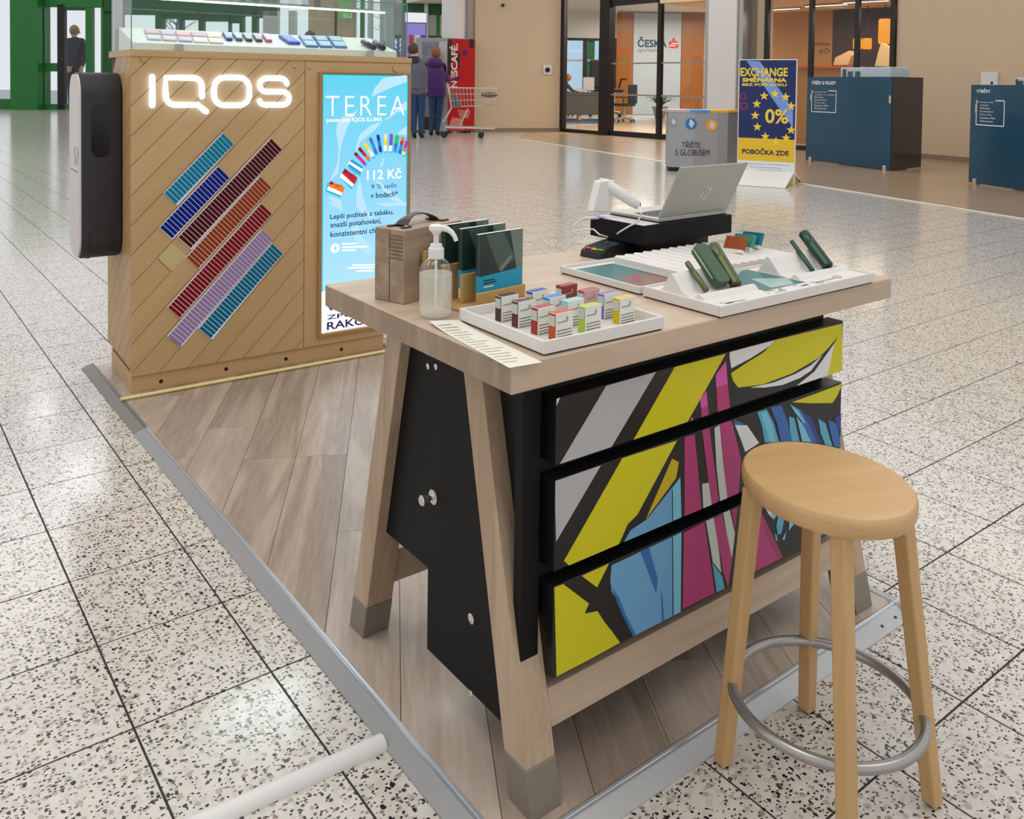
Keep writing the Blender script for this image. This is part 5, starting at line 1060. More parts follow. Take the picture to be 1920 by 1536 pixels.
x, z = kx(DK, 1104, 164, .2); q = MB(); q.box(x-.22, x+.22, .25, .30, zt1+.10, zt1+.62); q2 = MB(); q2.box(x-.05, x+.05, .30, .36, zt1+.021, zt1+.30); q2.box(x-.16, x+.16, .22, .46, zt1+.0205, zt1+.035); mo = thing('monitor', 'white backed monitor on the bank desk', 'monitor', DK, at=(x, .3, zt1+.02)); part('screen_shell', q, M_WHITEW, mo, DK, bevel=.01); part('monitor_stand', q2, M_STEEL, mo, DK)
M_CHB = mat('black_upholstery', (28, 27, 30), .6, noise=.1); 
def office_chair(u, v, top, label, scale=1.0, seatv=None, turn=0.0):
    f = Fr(Z(u, v), rot=RW+turn); h = (top)*1.0
    t = thing('office_chair', label, 'chair', f)
    q = MB(); q.prism(rrect(.50*h, .50*h, .10*h, 4), 'z', .43*h, .50*h); part('seat', q, M_CHB, t, bevel=.02*h)
    q = MB(); q.prism([(-.25*h, .50*h), (.25*h, .50*h), (.23*h, 1.0*h), (-.23*h, 1.0*h)], 'y', .20*h, .27*h); part('backrest', q, M_CHB, t, bevel=.02*h)
    q = MB(); q.tube([(0, 0, .09*h), (0, 0, .43*h)], .03*h, 8); part('gas_column', q, M_STEEL, t)
    for i in range(5):
        a = 2*math.pi*i/5+.3; q = MB(); q.tube([(0, 0, .11*h), (.28*h*math.cos(a), .28*h*math.sin(a), .075*h)], .018*h, 6); l = part('base_spoke', q, M_STEEL, t)
        q = MB(); q.lathe([(.032*h, -.02*h), (.032*h, .02*h)], seg=10); q.xf(Matrix.Translation((.28*h*math.cos(a), .28*h*math.sin(a), .0355*h)) @ Matrix.Rotation(math.pi/2, 4, 'X')); part('castor', q, M_BLACK2, l)
    for s in (-1, 1):
        q = MB(); q.tube([(s*.24*h, .10*h, .46*h), (s*.29*h, .08*h, .66*h), (s*.29*h, -.14*h, .66*h)], .018*h, 6); part('armrest', q, M_CHB, t)
    return t
office_chair(1170, 229, 1.42, 'black office chair on castors standing alone before the orange panel in the bank', turn=-1.3)
office_chair(1137, 219.5, 2.5, 'tall black office chair half hidden by the black glass post in the bank', turn=.2)
# plant in pot
PLF = up_frame(1237, 222); h = PLF.px(1237, 200)[1]; pt = thing('potted_plant', 'broad-leaved green plant in grey pot behind the bank glass', 'plant', PLF)
q = MB(); q.lathe([(.20, .004), (.34, h*.95), (.36, h), (.31, h), (.29, h*.9)], seg=18); part('pot', q, mat('grey_pot', (150, 134, 120), .7, noise=.08, nscale=6), pt, smooth=True)
q = MB(); q.lathe([(.30, h*.86), (.28, h*.90)], seg=16); part('soil', q, mat('soil', (60, 46, 36), .9, noise=.3), pt)
M_LEAF = mat('leaf_green', (58, 78, 44), .45, noise=.3, nscale=4); random.seed(5); ph = PLF.px(1237, 163)[1]-h
for i in range(26):
    a = 2*math.pi*i/26*2.4+random.uniform(-.2, .2); L1 = random.uniform(.7, 1.15)*ph; el = random.uniform(.65, 1.4); q = MB(); vs = []
    for s in range(7):
        t = s/6; r = L1*t*math.cos(el*(1-.25*t)); zz_ = h*.92+L1*t*math.sin(el)*(1-.48*t*t)+.05; w = .085*ph*math.sin(math.pi*min(1, .12+t*.88))*1.1
        for d in (-1, 0, 1): vs.append((r*math.cos(a)-d*w*math.sin(a), r*math.sin(a)+d*w*math.cos(a), zz_-abs(d)*.02+0))
    q.add(vs, [(3*s+d, 3*s+d+1, 3*s+4+d, 3*s+3+d) for s in range(6) for d in (0, 1)]); part('leaf', q, M_LEAF, pt, smooth=True)
# ---- inside the bank, right part (warm room behind window_2)
FW = Fr(FC.M @ Vector((0, 4.5, 0)), FC.M @ Vector((1, 4.5, 0)))
M_WARMW = wood('honey_wood_wall', (162, 114, 56), (188, 140, 76), 'z', .35, fine=14, big=1.0, contrast=.35, var=.02); M_DARKR = mat('dark_room_wall', (60, 46, 36), .5, noise=.4, nscale=3)
wa = FW.px(1425, 100)[0]; wb1 = FW.px(1560, 100)[0]; wc = FW.px(1700, 100)[0]
q = MB(); q.box(wa-.5, wb1, 0, .2, 0, 5.2); struct('wall_interior', q, M_WARMW, FW)
q = MB(); q.box(wb1, wc+3.5, 0, .2, 0, 5.2); struct('wall_interior', q, M_DARKR, FW)
mw = thing('mirrored_lettering', 'dark mirrored bank lettering on the honey wood wall of the warm room', 'lettering', FW, at=(FW.px(1530, 90)[0], -.01, FW.px(1530, 90)[1]))
q = MB(); xa_, za_ = FW.px(1516, 79, -.01); xb_, zb_2 = FW.px(1556, 87, -.01); text(q, 'spořitelna', xb_, xa_, zb_2, za_, -.012); part('mirrored_word', q, M_DARKR, mw, FW)
q = MB(); xa_, za_ = FW.px(1536, 91, -.01); xb_, zb_2 = FW.px(1556, 99, -.01); text(q, 'ČS', xb_, xa_, zb_2, za_, -.012); part('mirrored_word', q, M_DARKR, mw, FW)
zc2 = FW.px(1500, 22)[1]
q = MB(); q.box(xw-.3, wFC+2.2, .2, 4.5, 0, .1); q.v = q.v; 
q = MB(); q.box(xw-3, wFC+4, .15, 4.45, zc2, zc2+.2); struct('ceiling', q, mat('warm_ceiling', (222, 196, 158), .8, noise=.03, nscale=2), FC)
for i, (u, dy) in enumerate(((1462, 3.0), (1548, 2.6), (1622, 2.2))):  # glowing bars put in for light strips reflected in the window
    x = FC.px(u, 40, dy)[0]; q = MB(); q.box(x-.55, x+.55, dy-.06, dy+.06, zc2-.05, zc2+.002); o = thing('reflected_strip_bar', ('left', 'middle', 'right')[i]+' glowing bar for a reflected light strip in the warm room', 'light', FC, at=(x, dy, zc2), group='bars for reflected light strips'); part('housing', q, M_STEEL, o, FC)
    q = MB(); q.box(x-.52, x+.52, dy-.045, dy+.045, zc2-.056, zc2-.0505); part('diffuser', q, emis('reflected_strip_glow', (255, 244, 226), 3), o, FC)
p = FC.M @ Vector(((xw+wFC)/2, 2.3, zc2-.3)); lamp('bank_fill_light', tuple(p), (0, 0, FC.rot), 3.5, 2.5, 85, (1, .84, .62))  # another added area light, brightens the warm room
for i, (u0, v0, u1, v1) in enumerate(((1600, 72, 1616, 92), (1618, 72, 1634, 92), (1648, 36, 1671, 82))):
    x0, z1 = FW.px(u0, v0, -.9); x1, z0 = FW.px(u1, v1, -.9); r = (x1-x0)/2; o = thing('pendant_lantern', ('left small', 'right small', 'large')[i]+' glowing orange pendant lantern in the warm room', 'lantern', FW, at=((x0+x1)/2, -.9, z0), group='orange pendant lanterns')
    q = MB(); q.lathe([(r*.9, z0), (r, z0+.05), (r, z1-.05), (r*.9, z1)], ((x0+x1)/2, -.9, 0), 16); part('shade', q, emis('lantern_glow', (240, 150, 40), 1.0), o, FW, smooth=True)
    q = MB(); q.tube([((x0+x1)/2, -.9, z1), ((x0+x1)/2, -.9, zc2)], .012, 6); part('cord', q, M_BLACK2, o, FW)
for i, pts in enumerate(([(1562, 122), (1566, 108), (1592, 95), (1596, 104), (1590, 122)], [(1640, 124), (1646, 100), (1652, 80), (1670, 92), (1670, 125)])):
    P = [FW.px(u, v, -1.4) for u, v in pts]; q = MB(); q.prism(P, 'y', -1.4, -1.1); zmin = min(p[1] for p in P); o = thing('faceted_screen', ('left small', 'right large')[i]+' faceted beige board in the warm room', 'board', FW, at=(P[0][0], -1.25, .003), group='faceted beige boards'); part('board', q, mat('faceted_beige_'+str(i), (206, 178, 132), .6, noise=.04), o, FW)
    q = MB(); xm = sum(p[0] for p in P)/len(P); q.box(xm-.05, xm+.05, -1.3, -1.2, .0033, zmin+.1); part('stand', q, M_BLACK2, o, FW)
x0, z1 = FW.px(1500, 124, -2.2); x1, z0 = FW.px(1600, 146, -2.2); q = MB(); q.box(x0, x1, -2.3, -1.7, .0033, z1-.06); o = thing('service_counter', 'orange-topped service counter inside the warm room', 'counter', FW, at=((x0+x1)/2, -2, .0033)); part('front', q, M_WARMW, o, FW); q = MB(); q.box(x0-.05, x1+.05, -2.4, -1.6, z1-.06, z1); part('counter_top', q, mat('orange_red_top', (196, 92, 40), .3), o, FW)
# ------------------------------------------------------------------ blue bank counters
M_TEALG = mat('petrol_blue_glass', (22, 66, 88), .18, noise=.12, nscale=1.2); M_DARKG = mat('dark_tinted_glass', (46, 46, 48), .14, noise=.05); M_TXT = mat('white_print', (228, 232, 232), .5); M_ATM = mat('atm_grey', (186, 196, 202), .4, noise=.03); M_ATMD = mat('atm_dark', (76, 86, 96), .4); M_BRK = mat('copper_bracket', (206, 180, 160), .3, .5)
def bank_counter(A, B, Cp, vt, label, title, tu, lines, lu, box):
    f = Fr(A, B); w = (Vector(B)-Vector(A)).length; h = f.px(*vt)[1]; cy = f.loc3(Cp); d = max(.5, (Vector(Cp)-Vector(B)).length)
    t = thing('cash_machine_booth', label, 'counter', f)
    q = MB(); q.box(0, w, -.02, .01, .022, h); fg = part('front_panel', q, M_TEALG, t)
    ca = math.atan2(cy.y, cy.x-w); q = MB(); q.box(0, d, -.015, .015, .022, h); q.xf(Matrix.Translation((w+.012, .0, 0)) @ Matrix.Rotation(ca, 4, 'Z')); part('side_panel', q, M_DARKG, t)
    for x, y in ((.12, .03), (w-.12, .03)):
        q = MB(); q.box(x-.035, x+.035, -.03, .05, .0033, .085); part('foot_bracket', q, M_BRK, t, bevel=.004)
        q = MB(); q.box(x-.02 if x < .5 else w-.05, (x+.02) if x < .5 else w-.01, -.03, -.02, h*.72, h*.80); part('clamp', q, M_BRK, t)
    x0, z1 = f.px(box[0], box[1], .35); x1, _ = f.px(box[2], box[1], .80)
    q = MB(); q.box(x0, x1, .35, .80, .0033, z1); b = part('machine_body', q, M_ATM, t, bevel=.01)
    for a, c, zz_ in ((.06, .12, .85), (.17, .26, .6), (.32, .41, .6)):
        q = MB(); q.box(x0+(x1-x0)*a, x0+(x1-x0)*c, .335, .3495, h-.03, h+(z1-h)*zz_); part('slot', q, M_ATMD, b)
    q = MB(); text(q, title, *[f.px(tu[0], tu[1])[0], f.px(tu[2], tu[1])[0], f.px(tu[0], tu[3])[1], f.px(tu[0], tu[1])[1]], -.0215, 0, bold=.02); part('title_text', q, M_TXT, fg)
    X0, Z1 = f.px(lu[0], lu[1]); X1, Z0 = f.px(lu[2], lu[3]); q = MB(); y = -.0215; g = .014
    for b4 in ((X0, X0+g, Z0, Z1), (X1-g, X1, Z0, Z1), (X0, X1, Z0, Z0+g), (X0+(X1-X0)*.68, X1, Z1-g, Z1)): q.ngon([(b4[0], y, b4[2]), (b4[1], y, b4[2]), (b4[1], y, b4[3]), (b4[0], y, b4[3])])
    n = len(lines); dz = (Z1-Z0)/(n+1.2)
    for i, s in enumerate(lines): zz_ = Z1-dz*(i+.35)-.02; text(q, s, X0+(.02 if i == 0 else .08), X0+(X1-X0)*(.6 if i == 0 else .16+.058*len(s)), zz_-dz*.25, zz_+dz*.35, y)
    tag(part('list_text', q, M_TXT, fg), kind='stuff')
    return t
LN = ['Na vybraném místě', 'Výběr a vklad', 'Platby', 'Dobíjení', 'Převody', 'Změna PIN', 'Zůstatek']
bank_counter(Z(1512, 301.5), Z(1670, 321), Z(1724, 315.5), (1512, 144.5), 'petrol blue glass cash machine booth before the right beige wall, fully visible', 'VÝBĚRY & VKLADY', (1523.5, 150, 1569, 158.5), LN, (1523.5, 169, 1569, 212), (1576, 127, 1706))
bank_counter(Z(1818, 344), Z(1965, 367), Z(2010, 360), (1818, 159), 'petrol blue glass cash machine booth cut off by the right picture edge', 'VÝBĚRY', (1833.5, 166, 1860, 174), ['Na vybraném místě', 'Výběr', 'Platby', 'Dobíjení', 'Převody', 'Změna PIN', 'Zůstatek'], (1833, 187, 1885, 238), (1904, 146, 1990))
# ------------------------------------------------------------------ recycling bin
BN = Fr(Z(1252, 321), Z(1363, 322)); wB = (Z(1363, 322)-Z(1252, 321)).length; hB = BN.px(1300, 206)[1]; cB = BN.loc3(Z(1383, 316)); 
rb = thing('recycling_bin', 'stainless steel three-way recycling bin with coloured top near the exchange sign', 'bin', BN)
fp = [(0, .0)]+[(wB*t, -.10*math.sin(math.pi*t)) for t in (.2, .4, .6, .8)]+[(wB, 0), (max(wB+.05, cB.x), max(.3, cB.y)), (.10, .62)]
fp = fp
q = MB(); q.prism(fp, 'z', .07, hB-.04); part('body', q, mat('bin_brushed_steel', (164, 164, 166), .35, .5, noise=.06, nscale=6), rb)
q = MB(); q.prism([(x*.97+.01, y*.9+.03) for x, y in fp], 'z', .0033, .07); part('base', q, M_BLACK2, rb)
tops = [('pink grey', (190, 168, 176)), ('blue', (66, 150, 206)), ('yellow', (236, 176, 36))]
for i, (nm, c) in enumerate(tops):
    a, b = wB*i/3, wB*(i+1)/3; nn = 3
    pl2 = [(a+(b-a)*j/nn, -.10*math.sin(math.pi*(a+(b-a)*j/nn)/wB)-.01) for j in range(nn+1)]+[(b+(cB.x-wB)*(1 if i == 2 else .0)+.02*0, .45), (a, .5)]
    q = MB(); q.prism(pl2, 'z', hB-.04, hB); part('lid', q, mat('bin_lid_'+nm.replace(' ', '_'), c, .4, noise=.03), rb, label=nm+' lid section')
bin_y = lambda x: -.10*math.sin(math.pi*min(1, max(0, x/wB)))-.012
for (u, v, r), c in zip(((1264, 229, 8), (1295.5, 232, 10.5), (1334.5, 235, 10.5)), ((150, 150, 152), (34, 116, 190), (240, 160, 30))):
    x, z = BN.px(u, v, -.08); R = r*((Vector(BN.loc)-CAM).dot(fw))/F
    q = MB(); q.lathe([(R, 0), (R, .004), (R*.8, .005)], seg=20); q.xf(Matrix.Translation((x, bin_y(x)+.004, z)) @ Matrix.Rotation(math.pi/2, 4, 'X')); d = part('symbol_disc', q, mat('bin_disc_'+str(u), c, .4), rb)
    q = MB(); y = bin_y(x)-.003; q.ngon([(x-R*.45, y, z-R*.2), (x+R*.1, y, z-R*.75), (x+R*.6, y, z+R*.1), (x-R*.1, y, z+R*.85), (x-R*.3, y, z+R*.6)]); part('symbol_paper', q, M_WHITEW, d)
for s, u0, v0, u1, v1 in (('TŘIĎTE', 1279, 263, 1312, 277), ('S GLOBUSEM', 1267, 280, 1330, 292)):
    q = MB(); x0, z1 = BN.px(u0, v0, -.08); x1, z0 = BN.px(u1, v1, -.08); text(q, s, x0, x1, z0, z1, 0); q.v = [(x, bin_y(x)-.006, z) for x, y, z in q.v]; part('bin_text', q, mat('bin_text_dark', (52, 50, 52), .5), rb)
# ------------------------------------------------------------------ exchange floor sign
SG = Fr(Z(1382.5, 339.6), Z(1488, 347)); wS = (Z(1488, 347)-Z(1382.5, 339.6)).length
sg = thing('floor_sign', 'blue and yellow money exchange floor sign on a folded white foot', 'sign', SG)
_, zs1 = SG.px(1385, 113); _, zs0 = SG.px(1388, 335)
q = MB(); q.box(-.012, wS+.012, 0, .03, zs0-.20, zs1+.012); part('board', q, M_WHITE, sg, bevel=.004)
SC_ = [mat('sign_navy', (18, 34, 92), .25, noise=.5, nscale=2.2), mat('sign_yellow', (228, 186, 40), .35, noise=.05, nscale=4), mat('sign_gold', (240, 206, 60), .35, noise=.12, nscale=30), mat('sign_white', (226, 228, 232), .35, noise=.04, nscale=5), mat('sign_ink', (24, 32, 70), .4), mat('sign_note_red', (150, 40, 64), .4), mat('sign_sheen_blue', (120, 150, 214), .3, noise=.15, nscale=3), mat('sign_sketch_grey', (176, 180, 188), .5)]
def spr(name, fn, stuff=False):
    q = MB(); fn(q); o = part(name, q, SC_, sg); 
    if stuff: o['kind'] = 'stuff'
def sq(q, pts, mi, d=-.001): ppx(q, SG, pts, d, mi)
zy1 = SG.px(1388, 258)[1]; zy0 = SG.px(1388, 300)[1]
def base_(q):
    q.ngon([(0, -.001, zy1), (wS, -.001, zy1), (wS, -.001, zs1), (0, -.001, zs1)], 0); q.ngon([(0, -.001, zy0), (wS, -.001, zy0), (wS, -.001, zy1), (0, -.001, zy1)], 1); q.ngon([(0, -.001, zs0-.02), (wS, -.001, zs0-.02), (wS, -.001, zy0), (0, -.001, zy0)], 3)
spr('poster', base_, True)
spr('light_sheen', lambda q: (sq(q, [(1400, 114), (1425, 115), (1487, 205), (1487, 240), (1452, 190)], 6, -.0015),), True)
spr('heading', lambda q: tpx(q, SG, 'EXCHANGE', 1388.5, 127, 143, 1477, 136, -.003, 2, bold=.03))
spr('heading', lambda q: tpx(q, SG, 'SMĚNÁRNA', 1392, 143.5, 153.5, 1475, 153, -.003, 2, bold=.05))
spr('heading', lambda q: tpx(q, SG, 'BEZ POPLATKU', 1391.5, 156, 161, 1475, 161, -.003, 2, bold=.04))
spr('percentage', lambda q: tpx(q, SG, '0%', 1435, 204, 231, 1478, 218, -.003, 2, bold=.02))
spr('branch_text', lambda q: tpx(q, SG, 'POBOČKA ZDE', 1391.5, 276, 288, 1479, 284, -.003, 4, bold=.03))
spr('note_digit', lambda q: tpx(q, SG, '0', 1387.5, 174, 187, 1400, 180, -.002, 5)); spr('note_digit', lambda q: tpx(q, SG, '0', 1387.5, 191, 206, 1402, 197, -.002, 5))
def star(u, v):
    def f(q):
        x, z = SG.px(u, v); R = .068; q.ngon([(x+(R if i % 2 == 0 else R*.42)*math.cos(math.radians(90+36*i)), -.003, z+(R if i % 2 == 0 else R*.42)*math.sin(math.radians(90+36*i))) for i in range(10)], 2)
    return f
for u, v in ((1433, 180), (1453, 176), (1473, 182), (1419, 195), (1416, 216.5), (1420, 238), (1435, 256), (1455, 265), (1474, 259), (1483.5, 199), (1483.5, 244)): spr('star', star(u, v))
def sk_(q):
    for i, (u, v, l) in enumerate(((1396, 306, 40), (1404, 312, 60), (1420, 318, 50), (1396, 322, 30), (1440, 308, 40), (1430, 326, 46))):
        x, z = SG.px(u, v); q.ngon([(x, -.002, z-.008), (x+l*.008, -.002, z-.008), (x+l*.008, -.002, z+.004), (x, -.002, z+.004)], 7)
spr('sketch_lines', sk_, True)
x0, z1 = SG.px(1412, 322, -.25); x1 = SG.px(1488, 322, -.25)[0]; x0 = wS*.12; 
q = MB(); q.prism([(-.52, .0033), (-.50, .0033), (-.03, .15), (.06, .15), (.45, .0033), (.47, .0033), (.07, .185), (-.04, .185)], 'x', x0, wS+.005); part('folded_foot', q, M_WHITE, sg)
q = MB(); q.prism([(-.46, .0033), (.42, .0033), (.05, .14), (-.02, .14)], 'x', x0+.03, wS-.02); part('foot_weight', q, mat('yellow_foot_core', (206, 170, 40), .5), sg)
# ------------------------------------------------------------------ vending machines
NC = Fr(Z(838, 250), Z(889, 249)); wN = (Z(889, 249)-Z(838, 250)).length; hN = NC.px(838, 71)[1]; dN = 1.35
fl = NC.loc3(Z(799, 248)); 
nm_ = thing('coffee_machine', 'tall red coffee vending machine with white vertical lettering by the pilaster', 'vending machine', NC)
M_RED = mat('vending_red', (176, 12, 16), .3, noise=.15, nscale=2); M_VGL = mat('vending_grey_glass', (120, 116, 128), .15, noise=.5, nscale=4); M_VDK = mat('vending_dark', (40, 30, 30), .4)
xl_ = NC.px(799, 200)[0]
q = MB(); q.prism([(0, 0), (wN, 0), (wN+.05, dN), (xl_, dN*.55), (xl_, .35)], 'z', .06, hN); part('cabinet', q, mat('vending_cabinet_grey', (150, 146, 148), .4, noise=.05), nm_)
q = MB(); q.box(.02, wN-.01, -.02, 0, .07, hN-.02); rp = part('side_wrap', q, M_RED, nm_, label='glossy red side wrap')
def nq(name, u0, v0, u1, v1, m, y=-.024, parent=None):
    q = MB(); x0, z1 = NC.px(u0, v0, -.02); x1, z0 = NC.px(u1, v1, -.02); q.box(x0, x1, y, -.0205, z0, z1); part(name, q, m, rp)
nq('black_strip', 840, 74, 846.5, 140, M_VDK); nq('black_patch', 855, 98, 861.5, 128, M_VDK, -.0225); nq('black_patch', 880, 73, 888, 90, M_VDK); nq('blue_sticker', 868, 95, 875, 104, mat('sticker_blue', (24, 30, 130), .4))
q = MB(); x0, z1 = NC.px(843, 81, -.026); x1, z0 = NC.px(857.5, 165, -.026); text(q, 'NESCAFÉ.', x0, x1, z0, z1, -.027, 0, rot=90, bold=.03); part('lettering', q, M_WHITEW, rp)
for i, pts in enumerate(([(840, 242), (870, 243), (866, 222), (848, 220)], [(858, 205), (882, 208), (878, 222), (862, 220)], [(842, 188), (850, 180), (851, 196), (846, 200)])):
    q = MB(); P = [NC.px(u, v, -.021) for u, v in pts]; q.ngon([(x, -.0215-.0004*i, z) for x, z in P]); part('cup_picture', q, mat('print_salmon_'+str(i), (206-20*i, 120-10*i, 104), .4, noise=.2, nscale=8), rp)
q = MB(); a = Vector((xl_, .35)); b = Vector((0, 0)); n = Vector((-(b-a).y, (b-a).x)).normalized()
if n.y > 0: n = -n
for s0, s1, z0, z1, m, nm in ((.05, .62, .5, hN-.12, M_VGL, 'front_glass'), (.66, .97, .3, hN-.1, M_STEEL, 'control_panel'), (.05, .62, .10, .45, M_VDK, 'delivery_flap')):
    p0, p1 = a.lerp(b, s0), a.lerp(b, s1); q = MB(); q.hexa([(p0.x+n.x*.03, p0.y+n.y*.03, z0), (p1.x+n.x*.03, p1.y+n.y*.03, z0), (p1.x, p1.y, z0), (p0.x, p0.y, z0), (p0.x+n.x*.03, p0.y+n.y*.03, z1), (p1.x+n.x*.03, p1.y+n.y*.03, z1), (p1.x, p1.y, z1), (p0.x, p0.y, z1)]); part(nm, q, m, nm_)
for x, y in ((.1, .1), (wN-.1, .1), (xl_+.12, .45), (wN-.1, dN-.2)):
    q = MB(); q.lathe([(.05, .0005), (.04, .06)], (x, y, 0), 8); part('foot', q, M_BLACK2, nm_)
DV = Fr(Z(757, 246), Z(799, 246)); wD = (Z(799, 246)-Z(757, 246)).length; dv_ = thing('snack_machine', 'lilac-lit snack vending machine with white header behind the grey-jacketed man', 'vending machine', DV)
hD = DV.px(780, 22)[1]; q = MB(); q.box(0, wD*.97, .02, .9, .0005, hD); part('cabinet', q, mat('snack_cabinet', (70, 66, 84), .4, noise=.1), dv_)
zh = DV.px(780, 42)[1]; q = MB(); q.box(.02, wD*.96, -.01, .019, zh, hD-.03); part('header', q, emis('snack_header_glow', (236, 238, 246), .9), dv_)
q = MB(); text(q, 'S•', wD*.2, wD*.35, zh+.1, zh+.25, -.012); q.v = []; q.f = []; q.m = []
zg = DV.px(780, 200)[1]; q = MB(); q.box(.04, wD*.93, 0, .019, zg, zh-.03); part('lit_window', q, emis('snack_window_glow', (150, 138, 214), .75), dv_)
M_SN = [mat('snack_'+n_, c, .4, noise=.1) for n_, c in (('red', (190, 60, 60)), ('white', (220, 220, 230)), ('blue', (60, 80, 180)), ('amber', (220, 160, 60)))]
for r in range(5):
    for k in range(3):
        z = zg+.12+(zh-zg-.3)*r/5; x = .12+k*(wD*.27); q = MB(); q.box(x, x+.14, -.03, -.0005, z, z+.24); part('snack_row', q, M_SN[(r*2+k) % 4], dv_)
# ------------------------------------------------------------------ people
M_SKIN = mat('skin', (206, 158, 130), .55, noise=.05); M_JEANS = mat('blue_jeans', (38, 62, 98), .8, noise=.2, nscale=30); M_PURPLE = mat('purple_coat', (72, 36, 98), .75, noise=.15, nscale=12); M_SHOE = mat('dark_shoes', (26, 24, 28), .6); M_GREYJ = mat('grey_jacket', (92, 92, 104), .75, noise=.15, nscale=14); M_HAIRB = mat('auburn_hair', (128, 82, 44), .6, noise=.25, nscale=30); M_HAIRD = mat('dark_brown_hair', (74, 52, 42), .6, noise=.25, nscale=30); M_GLOVE = mat('dark_glove', (28, 26, 32), .6); M_HAIRL = mat('light_brown_hair', (150, 112, 70), .6, noise=.2, nscale=30); M_BLKJ = mat('black_jacket', (36, 36, 42), .7, noise=.1, nscale=14)
def person(label, u, v, J, coat, hair, rad=1.0, hand=M_SKIN, legm=M_JEANS, hem=None, name='person', seat=False):
    """J: joints as sight lines (u, v, metres further back); a body grown over the skeleton as one surface"""
    f = Fr(Z(u, v), rot=RW); k = (f.loc-CAM).dot(fw)/F
    t = thing(name, label, 'person', f)
    names = list(J); V = []
    for n in names: a, b, dy = J[n]; x, z = f.px(a, b, dy); V.append((x, dy, z))
    ix = {n: i for i, n in enumerate(names)}
    R = dict(pelvis=.155, waist=.140, chest=.165, neck=.062, skull=.092, crown=.072, hipL=.105, hipR=.105, kneeL=.068, kneeR=.068, ankL=.045, ankR=.045, toeL=.040, toeR=.040, shL=.078, shR=.078, elL=.055, elR=.055, wrL=.036, wrR=.036, palmL=.034, palmR=.034)
    S = k*1633/1633*0+1; hgt = max(p[2] for p in V); S = hgt/1.72*rad
    rr = [R[n]*S for n in names]; ed = []
    E = lambda a, b: ed.append((ix[a], ix[b]))
    for a, b in (('pelvis', 'waist'), ('waist', 'chest'), ('chest', 'neck'), ('neck', 'skull'), ('skull', 'crown')): E(a, b)
    for s in 'LR':
        for a, b in (('pelvis', 'hip'), ('hip', 'knee'), ('knee', 'ank'), ('ank', 'toe')):
            E(a if a == 'pelvis' else a+s, b+s)
        for a, b in (('chest', 'sh'), ('sh', 'el'), ('el', 'wr'), ('wr', 'palm')): E(a if a == 'chest' else a+s, b+s)
    vz = lambda n: V[ix[n]][2]
    hip_z = vz('pelvis')-.06*S if hem is None else hem; neck_z = vz('neck'); sh_z = .085*S; 
    wr = [Vector(V[ix['wr'+s]]) for s in 'LR']; pm = [Vector(V[ix['palm'+s]]) for s in 'LR']
    def pick(c):
        for w, p in zip(wr, pm):
            d = (p-w)
            if (c-p).length < .075*S: return 3
        if c.z > neck_z+.01*S: return 0
        if c.z < sh_z*(1 if not seat else 1): return 4
        return 1 if c.z > hip_z else 2
    me = skin_mesh('body', V, ed, rr, ix['pelvis'], [M_SKIN, coat, legm, hand, M_SHOE], 2, pick); part_mesh('body', me, t)
    for w, p, s in zip(wr, pm, (-1, 1)):
        d = (p-w).normalized() if (p-w).length > 1e-4 else Vector((0, 0, -1)); sd_ = d.cross(Vector((0, 1, 0)));
        if sd_.length < .1: sd_ = d.cross(Vector((1, 0, 0)))
        sd_.normalize(); nd_ = d.cross(sd_)
        for i, (o_, l_) in enumerate(((-.030, .050), (-.011, .075), (.008, .082), (.027, .072), (.042, .055))):
            b0 = p+sd_*o_*S*.8; 
            if i == 0: e1 = b0+(d*.5-sd_*.8)*l_*S*.6; e2 = e1+d*l_*S*.4
            else: e1 = b0+d*l_*S*.75; e2 = e1+(d*.6+nd_*.6)*l_*S*.4
            q = MB(); q.tube([b0-d*.02*S, e1, e2], [.0105*S, .0095*S, .008*S], 6); part('finger' if i else 'thumb', q, hand, t, smooth=True)
    hd = Vector(V[ix['skull']]); cr = Vector(V[ix['crown']]); hc_ = hd.lerp(cr, .5)
    q = MB(); q.ball((hc_.x, hc_.y-.012*S, hc_.z+.012*S), .112*S, 16, sx=.92, sy=1.0, sz=1.12); part('hair', q, hair, t, smooth=True)
    for s in (-1, 1):
        q = MB(); q.ball((hc_.x+s*.098*S, hc_.y+.02*S, hc_.z-.02*S), .026*S, 8, sx=.5, sz=1.3); part('ear', q, M_SKIN, t, smooth=True)
    return t, f, S, V, ix
t_, f_, S_, V_, ix_ = person('woman in purple hooded coat and jeans from behind, hand at shopping cart', 816, 254, dict(pelvis=(818, 172, 0), waist=(817, 150, 0), chest=(816, 129, 0), neck=(817, 113, .02), skull=(817, 104, .03), crown=(818, 97, .05), hipL=(811, 180, 0), hipR=(825, 180, 0), kneeL=(811, 216, .05), kneeR=(823, 216, .05), ankL=(808, 249, 0), ankR=(820, 249, .05), toeL=(809, 252.5, .32), toeR=(825, 252.5, .35), shL=(803, 124, 0), shR=(830, 124, 0), elL=(801, 148, .05), elR=(837, 150, .05), wrL=(804, 166, .32), wrR=(848, 149, .36), palmL=(805.5, 171, .40), palmR=(855, 148, .45)), M_PURPLE, M_HAIRB, hand=M_GLOVE)
q = MB(); n = 20; x0, zt2 = f_.px(817, 121, 0); _, zb2 = f_.px(817, 181, 0); prof = [(.205*S_, zb2), (.215*S_, zb2+.02), (.20*S_, (zb2+zt2)/2), (.215*S_, zt2-.22*S_), (.20*S_, zt2-.08*S_), (.12*S_, zt2)]
q.lathe(prof, (x0, 0, 0), 22, sx=1.0, sy=.72); part('coat', q, M_PURPLE, t_, smooth=True)
